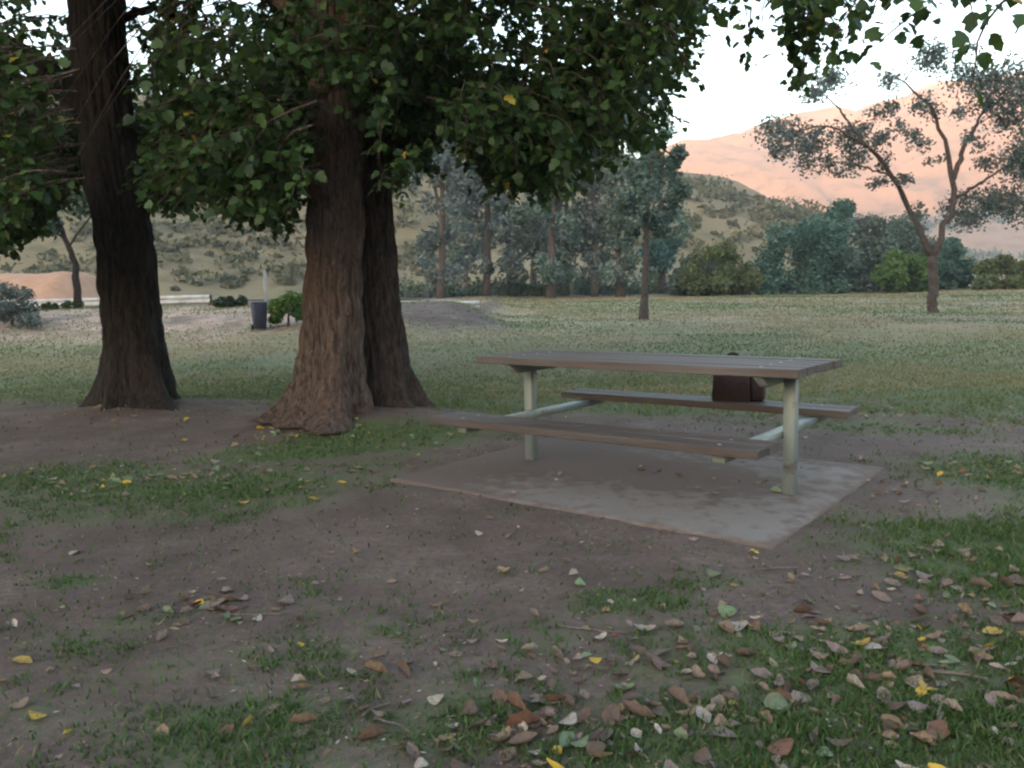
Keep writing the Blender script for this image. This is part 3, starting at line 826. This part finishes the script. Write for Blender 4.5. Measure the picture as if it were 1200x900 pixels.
# grove along the far edge of the meadow
grove = [  # px, d, top px y, half width px, palette, bark, pale?, label
    (517, 56, 175, 26, GREY, M_gum, 'thin gum tree at the open end of the grove by the guard rail'),
    (570, 58, 150, 34, GREY, M_gum, 'gum tree with dark split trunk in the grove behind the picnic table'),
    (598, 62, 190, 32, BLUEG, M_gum, 'rounded blue-green gum between the dark split trunk and the dense gum'),
    (645, 57, 215, 30, BLUEG, M_gum, 'dense blue-green gum with dark trunk in the grove'),
    (662, 63, 160, 30, GREY, M_palebark, 'tall gum with pale bare upper trunk in the grove'),
    (697, 60, 185, 28, GREY, M_palebark, 'pale thin-trunked gum in the grove beside the slender young tree'),
    (727, 58, 215, 22, BLUEG, M_gum, 'small gum just behind the slender young tree'),
    (625, 70, 170, 34, GREY, M_gum, 'grey gum rising behind the dense part of the grove'),
    (545, 68, 190, 30, BLUEG, M_palebark, 'leaning pale-limbed gum at the back of the grove'),
    (775, 66, 235, 22, TEAL, M_gum, 'low teal-green tree between the grove and the round bushes'),
]
for i, (px, d, ty, hw, pal, bk, lab) in enumerate(grove):
    r = np.random.default_rng(100 + i); b = standing(px, d)
    by = to_px(b[None])[0][1]; lean = r.normal(0, 5)
    topx = px + lean; cen, rad = [], []
    ty -= 85; hw *= 1.25; pal = pal * 1.3; h = by - ty  # foliage lightened: distance haze put into the leaf colour
    for k in range(34):
        t = r.uniform(.10, .98); w = hw * (1 - .45 * abs(t - .6))
        c = r.uniform(9, 16) * (1.15 if t < .8 else .85)
        cen.append(V3(P(px + lean * t + r.normal(0, w * .55), by - h * t, d + r.normal(0, 1.4)))); rad.append(np.array([c, c * 1.2, c * .9]) / FPX * d)
    w0 = .24 if bk is M_palebark else .30
    tubes = [([b, V3(P(px + lean * .2 + r.normal(0, 2), by - h * .3, d)), V3(P(px + lean * .5 + r.normal(0, 3), by - h * .6, d)), V3(P(topx, by - h * .92, d))], w0, .06)]
    for s in (-1, 1):
        tubes.append(([V3(P(px + lean * .3, by - h * .42, d)), V3(P(px + s * hw * .4, by - h * .58, d + .3)), V3(P(px + s * hw * .75, by - h * .75, d + .5))], .12, .03))
    simple_tree('gum_tree', lab, b, tubes, cen, rad, 210, .27, pal, bk, 'trees of the grove', 200 + i, hang=.4)

# bushes at the far edge of the meadow
bush = [  # px, d, half width, top y, palette, label
    (940, 60, 50, 226, TEAL, 'tall rounded teal-green bush, largest on the meadow edge'),
    (845, 58, 42, 285, OLIVE, 'low olive-green bush next to the tall teal bush'),
    (815, 60, 24, 300, BLUEG, 'small grey-green bush at the foot of the scrubby hill'),
    (1005, 63, 42, 232, BLUEG, 'spreading blue-green bush beside the tall teal bush'),
    (985, 68, 34, 228, TEAL, 'narrow dark bush rising behind the tall teal bush'),
    (1058, 58, 30, 290, BRIGHT * .8, 'low bright green bush behind the forked gum trunk'),
    (1112, 60, 26, 275, TEAL, 'rounded teal bush right behind the forked gum trunk'),
    (1180, 57, 40, 300, OLIVE, 'wide low olive bush beyond the forked gum on bare ground'),
    (1060, 66, 45, 240, BLUEG, 'grey-green tree mass behind the low bright green bush'),
    (1230, 58, 34, 292, OLIVE, 'olive bush at the end of the meadow edge row'),
]
for i, (px, d, hw, ty, pal, lab) in enumerate(bush):
    r = np.random.default_rng(300 + i); b = standing(px, d)
    by = to_px(b[None])[0][1]; h = by - ty; cen, rad = [], []
    hw *= 1.12
    for k in range(36):
        a = r.uniform(-1, 1); t = r.uniform(.06, .9) * math.sqrt(max(.1, 1 - .75 * a * a)); c = r.uniform(.16, .26) * min(h, hw * 1.6)
        cen.append(V3(P(px + a * hw * .8, by - h * t, d + r.normal(0, 1.0)))); rad.append(np.array([c, c * 1.2, c * .85]) / FPX * d)
    simple_tree('bush', lab, b, [([b, b + np.array([.1, 0, h * .3 / FPX * d]), b + np.array([.3, 0, h * .6 / FPX * d])], .14, .04), ([b, b + np.array([-.5, .1, h * .55 / FPX * d])], .1, .03)],
                cen, rad, 340, .25, pal, M_gum, 'bushes along the meadow edge', 400 + i, 'bush')

# roadside shrubs on the bank and small tree at the left
for (px, d, hw, ty, by, pal, lab, sd) in [
    (336, 21.0, 24, 330, 388, BRIGHT, 'rounded bright green shrub on the road bank', 1),
    (272, 25.5, 26, 344, 374, DARKG, 'low dark shrub spreading on the road bank', 2),
    (12, 22.0, 34, 325, 412, GREY, 'grey-green shrub at the foot of the road bank', 3),
    (75, 26.0, 34, 352, 385, OLIVE * .8, 'low olive shrub on the road bank under the orange cutting', 4),
    (-30, 24.0, 30, 300, 400, GREY, 'tall grey shrub at the foot of the road bank', 5)]:
    r = np.random.default_rng(500 + sd); b = standing(px, d, -.05); by = min(by, to_px(b[None])[0][1]) if sd in (1, 3, 5) else to_px(b[None])[0][1]
    h = by - ty; cen, rad = [], []
    for k in range(16):
        a = r.uniform(-1, 1); t = r.uniform(.12, .82) * math.sqrt(max(.1, 1 - .7 * a * a)); c = r.uniform(.2, .3) * min(h, hw * 1.6)
        cen.append(V3(P(px + a * hw * .72, by - h * t, d + r.normal(0, .4)))); rad.append(np.array([c, c, c * .85]) / FPX * d)
    simple_tree('shrub', lab, b, [([b, b + np.array([.05, 0, h * .5 / FPX * d])], .04, .015)], cen, rad, 200, .085, pal, M_gum, 'shrubs on the road bank', 600 + sd, 'shrub')

d = 26.5; sb = standing(90, d)
cen, rad = [], []
for (a, b, c) in [(20, 250, 30), (60, 220, 30), (100, 240, 24), (-10, 210, 34), (40, 180, 34), (0, 280, 22), (55, 265, 18), (110, 200, 22), (150, 215, 20), (-40, 260, 30), (210, 240, 18), (245, 225, 16), (180, 190, 22)]:
    cen.append(V3(P(a, b, d + rg.normal(0, .6)))); rad.append(np.array([c, c * 1.1, c * .8]) / FPX * d)
simple_tree('small_tree', 'small tree with thin curved trunk standing by the road bank', sb,
            [([sb, V3(P(91, 340, d)), V3(P(86, 305, d)), V3(P(76, 280, d)), V3(P(62, 240, d))], .13, .06), ([V3(P(76, 280, d)), V3(P(40, 255, d)), V3(P(0, 240, d))], .035, .012), ([V3(P(80, 290, d)), V3(P(110, 250, d)), V3(P(150, 220, d))], .03, .012)],
            cen, rad, 330, .19, DARKG * 1.25, M_bark2, None, 41)

# scrub: a mass of small shrubs on the hillside and under the grove
r = np.random.default_rng(77); cen, rad, pal = [], [], []
m = MB()
for k in range(2600):
    y = r.uniform(72, 215); x = r.uniform(-.75, .42) * y
    if vnoise(np.array([x * .05]), np.array([y * .05]), 88)[0] < (.34 if x < -5 else .46): continue
    z = float(hill_z(np.array([x]), np.array([y]))[0]); s = (.3 + 1.7 * r.random() ** 2) * (1 + y / 260)
    V, F, C = cards([(x, y, z + s * .3)], [(s * 1.2, s, s * .7)], 34, .5 + .0022 * y, (SCR, SCR * 1.3, SCR * .85, SCR * np.array([1.15, 1.05, .9]))[r.integers(0, 4)], r)
    m.add(V, F, None, C)
for k in range(170):
    d = r.uniform(61, 72); px = r.uniform(440, 830)
    p = P(px, 350, d); z = Gz(p.x, p.y); s = r.uniform(.5, 1.3)
    V, F, C = cards([(p.x, p.y, z + s * .5)], [(s * 1.2, s, s * .9)], 60, .3, (OLIVE, GREY, DARKG, BLUEG)[r.integers(0, 4)], r); m.add(V, F, None, C)
for k in range(620):
    y = r.uniform(440, 640); x = r.uniform(.12, .75) * y
    if vnoise(np.array([x * .012]), np.array([y * .012]), 98)[0] < .36 + .3 * (y - 440) / 200: continue
    z = float(far_z(np.array([x]), np.array([y]))[0]); q = r.uniform(2.5, 6)
    V, F, C = cards([(x, y, z + q * .45)], [(q * 1.3, q, q * .8)], 40, 2.0, (OLIVE * .9, SCR, BLUEG * .8)[r.integers(0, 3)], r); m.add(V, F, None, C)
stuff(tag(obj('scrub', m.mesh('scrub'), M_far), 'mass of low dry scrub covering the hillside and the ground beneath the grove', 'scrub'))

# ------------------------------------------------------------------ road, guard rail, post, bin on the bank
yr0, yr1 = 29.2, 35.0
cl = curve_pts([(-70, 30.5), (-30, 31.4), (-16, 32.4), (-9, 35), (-6, 40), (-7, 48), (-14, 60), (-26, 72)], 160)
tg = np.gradient(cl, axis=0); tg /= np.linalg.norm(tg, axis=1, keepdims=True); nn = np.stack([-tg[:, 1], tg[:, 0]], 1)
wd = np.linspace(-2.6, 2.6, 6)
XX = cl[:, 0][None] + wd[:, None] * nn[:, 0][None]; YY = cl[:, 1][None] + wd[:, None] * nn[:, 1][None]; ZZ = G(XX, YY) + .06
idx = np.arange(XX.size).reshape(XX.shape)
structure(obj('road', mesh('road', np.stack([XX, YY, ZZ], -1).reshape(-1, 3), np.stack([idx[:-1, :-1], idx[:-1, 1:], idx[1:, 1:], idx[1:, :-1]], -1).reshape(-1, 4)), M_asph))
def rail(label, px0, px1, d0, d1, ztop0, ztop1):
    a = P(px0, 350, d0); b = P(px1, 350, d1); Lh = math.hypot(b.x - a.x, b.y - a.y); n = max(2, int(Lh / 2))
    t = thing('guard_rail', label, 'guard rail', (a.x, a.y, Gz(a.x, a.y)), 'guard rails along the road')
    off = np.array(t.location)
    prof = [(0, 0), (.03, -.02), (.06, -.06), (.06, -.09), (.0, -.135), (-.0, -.165), (.06, -.21), (.06, -.24), (.03, -.28), (0, -.30)]
    m = MB(); V = []; k = len(prof)
    nrm = np.array([-(b.y - a.y), b.x - a.x]) / Lh; nrm = -nrm if nrm[1] > 0 else nrm
    for i in range(n + 1):
        f = i / n; x, y = a.x + (b.x - a.x) * f, a.y + (b.y - a.y) * f; z = ztop0 + (ztop1 - ztop0) * f
        for (o, h) in prof: V.append((x + nrm[0] * o, y + nrm[1] * o, z + h))
        for (o, h) in prof[::-1]: V.append((x + nrm[0] * (o - .006), y + nrm[1] * (o - .006), z + h))
    K = 2 * k
    F = [(i * K + j, i * K + (j + 1) % K, (i + 1) * K + (j + 1) % K, (i + 1) * K + j) for i in range(n) for j in range(K)]
    m.add(np.array(V), np.array(F)); obj('rail_beam', m.mesh('rail_beam', False, off), M_galv, t)
    for i in range(n + 1):
        f = (i + .02) / (n + .04); x, y = a.x + (b.x - a.x) * f, a.y + (b.y - a.y) * f; zt = ztop0 + (ztop1 - ztop0) * f; zg = Gz(x, y) - .1
        mm = MB(); mm.box((x - nrm[0] * .09, y - nrm[1] * .09, (zt + zg) / 2), (.13, .13, zt - zg), 0, .01); obj('post', mm.mesh('post', False, off), M_post, t)
    return t
rail('long pale steel guard rail on timber posts above the clay bank', -60, 246, 29.0, 27.5, 1.30, 1.36)
rail('pale steel guard rail between the double-stemmed tree and the earth mound', 380, 562, 28.0, 28.0, 1.0, .98)
p = P(311, 340, 30.5); zg = Gz(p.x, p.y)
m = MB(); m.box((0, 0, .56), (.13, .05, 1.42), 0, .015)
tag(obj('marker_post', m.mesh('marker_post'), M_white, None, (p.x, p.y, zg)), 'pale roadside marker post behind the bright green shrub', 'post')
p = P(304, 370, 20.6); zg = Gz(p.x, p.y)
t = thing('wheelie_bin', 'dark navy wheeled bin with pale grey lid on the road bank', 'bin', (p.x, p.y, zg))
t.scale = (.68, .68, .74); t.rotation_euler.z = .5
def tpb(V): V = V.copy(); k = 1 + .12 * np.sign(V[:, 2]); V[:, 0] *= k; V[:, 1] *= k; return V
m = MB(); m.box((0, 0, .49), (.46, .5, .86), 0, .03, tpb); part('bin_body', m, M_bin, t)
m = MB(); m.box((0, .02, .95), (.56, .62, .06), 0, .025); part('lid', m, M_lid, t)
m = MB(); m.tube([(-.22, .33, .9), (.22, .33, .9)], .018, .018, 3, 8); part('handle', m, M_bin, t)
for s in (-1, 1):
    m = MB(); m.tube([(s * .2, .24, .1), (s * .26, .24, .1)], .1, .1, 2, 16); part('wheel', m, M_strap, t)
# cutting beyond the road, coloured orange throughout
def cut_z(x, y): return .7 + 2.1 * sstep(40, 44, y) * sstep(-34, -29, x) * (1 - sstep(-24, -21.5, x)) + .35 * (fbm(x * .8, y * .8, 93, 3) - .5) - 1.2 * (1 - sstep(38, 40, y)) - 1.6 * sstep(46, 50, y)
heightfield('orange_cutting', np.linspace(-36, -17, 60), np.linspace(38, 51, 40), cut_z, plain('orange_ground', (.40, .235, .155), .95, .3, 1.5))

# ------------------------------------------------------------------ grass blades
def grass():
    r = np.random.default_rng(55)
    n = 900000
    # sample evenly in the picture's near ground, thinning with distance
    y = 1.6 * (24.0 / 1.6) ** r.random(n); x = r.uniform(-1, 1, n) * (.95 * y + .9)
    g, d, b = masks(x, y)
    g2 = g + (fbm(x * 3, y * 3, 121, 3) - .5) * .9 + (fbm(x * 14, y * 14, 131, 2) - .5) * .7
    u = (x - TX) * cT + (y - TY) * sT; v = -(x - TX) * sT + (y - TY) * cT
    on = (u > su0 - .01) & (u < su1 + .01) & (v > sv0 - .01) & (v < sv1 + .01)
    keep = (r.random(n) < np.clip((g2 - .24) * 1.0, .025, .7)) & ~on & (r.random(n) < np.clip(1.35 - y / 11, .0, 1) ** 1.3)
    x, y, g2 = x[keep], y[keep], g2[keep]
    n1 = 200000; y1 = 9.0 * (58.0 / 9.0) ** r.random(n1); x1 = r.uniform(-1.05, 1.05, n1) * y1
    k1 = (fbm(x1 * .5, y1 * .5, 141, 4) + masks(x1, y1)[0] * .35 > r.uniform(.45, .85, n1)) & ~((y1 > 27) & (x1 < -2))
    far = np.concatenate([np.zeros(len(x), bool), np.ones(k1.sum(), bool)])
    x = np.concatenate([x, x1[k1]]); y = np.concatenate([y, y1[k1]]); g2 = np.concatenate([g2, np.full(k1.sum(), .5)]); n = len(x)
    z = G(x, y) - .006
    h = r.uniform(.010, .030, n) * (1 + .4 * np.clip(g2 - .5, 0, 1)) * (1 + .05 * y); w = r.uniform(.0016, .003, n) * (.75 + .25 * y)
    a = r.uniform(0, 6.283, n); le = r.normal(0, .55, (n, 2)) * h[:, None]
    V = np.zeros((n, 5, 3))
    V[:, 0] = np.stack([x - np.cos(a) * w, y - np.sin(a) * w, z], 1); V[:, 1] = np.stack([x + np.cos(a) * w, y + np.sin(a) * w, z], 1)
    mx, my = x + le[:, 0] * .4, y + le[:, 1] * .4
    V[:, 2] = np.stack([mx + np.cos(a) * w * .8, my + np.sin(a) * w * .8, z + h * .6], 1); V[:, 3] = np.stack([mx - np.cos(a) * w * .8, my - np.sin(a) * w * .8, z + h * .6], 1)
    V[:, 4] = np.stack([x + le[:, 0], y + le[:, 1], z + h], 1)
    i = np.arange(n)[:, None] * 5
    h[far] *= .85
    pal = np.array([(.042, .085, .022), (.055, .10, .03), (.035, .07, .02), (.075, .11, .04), (.15, .135, .075)])
    c = pal[r.choice(5, n, p=[.28, .28, .24, .14, .06])] * r.uniform(.8, 1.2, (n, 1))
    dm = sstep(4.5, 12, y)[:, None]; c = c * (1 - dm) + np.array((.14, .15, .075)) * r.uniform(.75, 1.25, (n, 1)) * dm
    mv = fbm(x * .22, y * .22, 151, 4); st = far & (mv > .5); c[st] = np.array((.25, .20, .12)) * r.uniform(.75, 1.2, (st.sum(), 1))
    st = far & (mv < .40); c[st] = np.array((.085, .12, .048)) * r.uniform(.8, 1.3, (st.sum(), 1))
    return mesh('grass', V.reshape(-1, 3), [i + np.array([[0, 1, 2, 3]]), i + np.array([[3, 2, 4]])], np.repeat(c, 5, 0))
stuff(tag(obj('grass', grass(), M_grass), 'short green grass growing in patches on the worn ground', 'grass'))

# ------------------------------------------------------------------ fallen leaves
FALL = {  # colour word -> (colour, weight)
    'tan': ((.25, .18, .125), .24), 'brown': ((.12, .078, .06), .30), 'pinkish grey': ((.22, .165, .15), .24), 'yellow': ((.48, .34, .06), .04),
    'pale green': ((.17, .24, .13), .06), 'russet': ((.165, .082, .055), .05), 'bleached': ((.40, .35, .30), .06)}
fnames = list(FALL); fw = np.array([FALL[k][1] for k in fnames]); fw = fw / fw.sum()
FM = {k: flat_leaf(k.replace(' ', '_') + '_fallen_leaf', FALL[k][0]) for k in fnames}
def fallen_template(curl, bend, asym):
    ts = np.linspace(0, 1, 6); V = []
    for t in ts:
        w = .36 * (math.sin(math.pi * min(1, t * .9 + .06)) ** .8) * (1 + .12 * math.sin(t * 17 + asym * 9))
        for u in (-1, -.5, 0, .5, 1):
            V.append((u * w * (1 - .25 * curl * abs(u)), t - .5, .42 * curl * w * u * u * (1 + asym * u) + bend * (t - .5) ** 2 + .012))
    F = [(i * 5 + j, i * 5 + j + 1, i * 5 + 6 + j, i * 5 + 5 + j) for i in range(5) for j in range(4)]
    V = np.array(V); V[:, 2] -= V[:, 2].min()
    st = np.array([(-.012, -.5, .01), (.012, -.5, .01), (.02, -.78, .012), (.0, -.78, .012)]); n0 = len(V)
    return np.concatenate([V, st]), np.array(F + [(n0, n0 + 1, n0 + 2, n0 + 3)])
TEMPL = [fallen_template(c, b, a) for c, b, a in [(.8, .35, .2), (1.6, .6, -.4), (.35, -.25, .4), (2.3, .3, .5), (1.0, 1.1, -.2), (-.8, .4, .3)]]
TM = [mesh('fallen_leaf', V, F) for V, F in TEMPL]
for me in TM: me.materials.append(FM['tan'])
def scatter_leaves():
    r = np.random.default_rng(99); out = []
    zones = [  # px, py, world rx, ry, count, zone phrase
        (1000, 800, 1.05, .6, 470, 'on leafy grass off the slab corner'), (1180, 720, .7, .7, 170, 'on leafy grass off the slab corner'),
        (640, 850, .8, .3, 80, 'on worn dirt and grass before the table'), (240, 715, .22, .16, 46, 'in a small leaf heap on dirt'),
        (620, 845, .14, .09, 26, 'in a small leaf heap on dirt'),
        (200, 565, 1.5, .6, 210, 'on the grass strip before the trees'), (420, 520, 1.3, .5, 70, 'on the grass strip before the trees'),
        (1060, 560, .9, .7, 110, 'on the dirt beside the concrete slab'), (1050, 490, 1.6, .9, 180, 'on the grass behind the picnic table'),
        (560, 620, .9, .4, 60, 'on bare dirt before the slab'), (640, 700, 2.0, .8, 170, 'on bare dirt before the slab'), (200, 800, 1.2, .5, 110, 'on bare dirt before the slab'),
        (330, 520, .5, .25, 60, 'on the grass strip before the trees'), (170, 492, .7, .3, 70, 'on soil round the dark single trunk'),
        (760, 560, .8, .5, 22, 'on the concrete slab')]
    for (px, py, rx, ry, n, zp) in zones:
        c = gp(px, py)
        for k in range(n):
            x, y = c.x + r.normal(0, rx * .6), c.y + r.normal(0, ry * .6)
            if y < 1.7: continue
            u = (x - TX) * cT + (y - TY) * sT; v = -(x - TX) * sT + (y - TY) * cT
            on = su0 < u < su1 and sv0 < v < sv1
            if on != (zp == 'on the concrete slab'): continue
            kind = fnames[r.choice(len(fnames), p=fw)]
            if zp.startswith('on the grass strip') and r.random() < .5: kind = ('yellow', 'tan', 'pale green')[r.integers(0, 3)]
            if zp.startswith('on bare dirt') and r.random() < .4: continue
            s = (.7 if zp.startswith('on bare dirt') else 1) * (.025 + .052 * r.random() ** 1.7) * (.85 if y > 4 else 1)
            out.append((x, y, SLAB_Z + .004 if on else Gz(x, y) + .004, s, r.uniform(0, 6.283), r.normal(0, .22), r.normal(0, .22), int(r.integers(0, len(TM))), kind, zp))
    for (px, py, kind, s) in [(592, 673, 'tan', .075), (637, 672, 'bleached', .06), (672, 675, 'bleached', .05), (27, 780, 'yellow', .065), (235, 714, 'yellow', .06), (418, 650, 'yellow', .05), (44, 846, 'yellow', .05), (356, 850, 'tan', .075),
                              (755, 742, 'bleached', .075), (729, 811, 'pale green', .075), (605, 830, 'russet', .09), (612, 850, 'russet', .1), (938, 822, 'tan', .085), (1163, 742, 'yellow', .08), (1157, 760, 'yellow', .055), (522, 866, 'tan', .06),
                              (653, 882, 'yellow', .05), (88, 650, 'bleached', .07), (880, 736, 'yellow', .06), (1098, 865, 'russet', .09), (845, 862, 'pinkish grey', .085), (290, 852, 'yellow', .05), (910, 830, 'pale green', .08), (860, 737, 'bleached', .09), (665, 872, 'pale green', .085), (917, 541, 'bleached', .05)]:
        c = gp(px, py); on = (px, py) == (917, 541)
        out.append((c.x, c.y, SLAB_Z + .004 if on else Gz(c.x, c.y) + .004, s, r.uniform(0, 6.283), r.normal(0, .15), r.normal(0, .15), int(r.integers(0, len(TM))), kind,
                    'on the concrete slab' if on else 'on the grass strip before the trees' if py < 640 else 'on leafy grass off the slab corner' if px > 830 else 'on bare dirt before the slab'))
    return out
LV = scatter_leaves()
score = []
for l in LV:
    q = to_px(np.array([[l[0], l[1], l[2]]]))[0]; score.append(l[3] / q[2] if -5 < q[0] < 1205 and q[1] < 905 else 0)
order = np.argsort(-np.array(score)); big = set(order[:300].tolist())
m = {k: MB() for k in fnames}; lit = MB()
for i, (x, y, z, s, az, tx, ty, tv, kind, zp) in enumerate(LV):
    Mx = Matrix.Translation((x, y, z + .2 * s * (abs(tx) + abs(ty)))) @ Matrix.Rotation(az, 4, 'Z') @ Matrix.Rotation(tx, 4, 'X') @ Matrix.Rotation(ty, 4, 'Y') @ Matrix.Diagonal((s, s, s, 1))
    if i in big and score[i] > 0:
        o = bpy.data.objects.new('fallen_leaf', TM[tv]); COL.objects.link(o); o.matrix_world = Mx
        o.material_slots[0].link = 'OBJECT'; o.material_slots[0].material = FM[kind]
        szw = 'small' if s < .045 else 'large' if s > .068 else 'medium-sized'
        sh = ('half-curled', 'tightly curled', 'flat', 'rolled', 'arched', 'upturned')[tv]
        tag(o, f'{szw} {sh} {kind} fallen leaf {zp}', 'fallen leaf', 'fallen leaves scattered on the ground')
    else:
        V, F = TEMPL[tv]; A = np.array(Mx)
        lit.add(V @ A[:3, :3].T + A[:3, 3], F, None, np.array(FALL[kind][0]) * random.uniform(.7, 1.1))
rc = np.random.default_rng(44)
for k in range(9500):
    y = 1.7 * (7.5 / 1.7) ** rc.random(); x = rc.uniform(-1, 1) * (.9 * y + .4); u = (x - TX) * cT + (y - TY) * sT; v = -(x - TX) * sT + (y - TY) * cT
    on = su0 < u < su1 and sv0 < v < sv1
    if on and rc.random() < .8: continue
    if fbm(np.array([x * 1.7]), np.array([y * 1.7]), 311, 2)[0] < .40: continue
    sz = rc.uniform(.004, .014) * (.7 + .12 * y); a = rc.uniform(0, 6.28, 1)[0]; q = CARD_V * np.array([sz * 1.6, sz, sz]) ; q[:, 2] += rc.uniform(0, .3, 4) * sz
    q = np.stack([q[:, 0] * math.cos(a) - q[:, 1] * math.sin(a) + x, q[:, 0] * math.sin(a) + q[:, 1] * math.cos(a) + y, q[:, 2] + (SLAB_Z + .004 if on else Gz(x, y) + .005)], 1)
    lit.add(q, np.array([[0, 1, 2, 3]]), None, np.array(FALL[fnames[rc.choice(len(fnames), p=[.22, .46, .2, .01, .02, .03, .06])]][0]) * rc.uniform(.5, 1.2))
stuff(tag(obj('leaf_litter', lit.mesh('leaf_litter'), M_far), 'thin litter of small dry leaves over grass and dirt around the slab', 'leaf litter'))

# twigs
for (pts, rr, lab) in [([(1065, 793), (1110, 792), (1160, 800)], .007, 'dark red-brown stick lying among the fallen leaves'),
                       ([(600, 817), (640, 824), (675, 820)], .004, 'thin grey twig on dirt beside the russet leaves'),
                       ([(650, 735), (700, 742), (735, 745)], .004, 'thin grey twig on bare dirt near the slab front'),
                       ([(425, 842), (440, 832), (457, 828)], .004, 'short pale twig on dirt by the small grass patch'),
                       ([(440, 845), (465, 852), (480, 858)], .0045, 'curved pale twig beside the short pale twig'),
                       ([(260, 726), (300, 726), (340, 724)], .0035, 'straight thin twig at the edge of the small leaf heap'),
                       ([(890, 668), (915, 668), (935, 667)], .0045, 'dark twig on dirt just off the slab corner')]:
    w = [gp(*p_) for p_ in pts]; w = [np.array((q.x, q.y, Gz(q.x, q.y) + rr + .004)) for q in w]
    m2 = MB(); cpt = curve_pts(w, 10); cpt[:, :2] += rng.normal(0, .003, (10, 2)); V, F, Tt = loft(cpt, np.linspace(rr, rr * .5, 10), 6); m2.add(V - w[0], F, Tt)
    tag(obj('twig', m2.mesh('twig', True), M_twig, None, w[0]), lab, 'twig', 'twigs on the ground')

# ------------------------------------------------------------------ evening air in the valley
HAZE = 0.0006
if HAZE:
    m = MB(); m.box((-100, 0, 124), (3300, 3200, 256))
    hz = obj('haze', m.mesh('haze'))
    hm = bpy.data.materials.new('evening_haze'); hm.use_nodes = True; nt = hm.node_tree
    nt.nodes.remove(nt.nodes['Principled BSDF'])
    pv = N(nt, 'ShaderNodeVolumePrincipled'); pv.inputs['Density'].default_value = HAZE; pv.inputs['Color'].default_value = (.86, .91, 1, 1)
    nt.links.new(pv.outputs[0], nt.nodes['Material Output'].inputs['Volume'])
    hz.data.materials.append(hm); stuff(hz); tag(hz, 'thin pale evening haze filling the valley', 'haze')
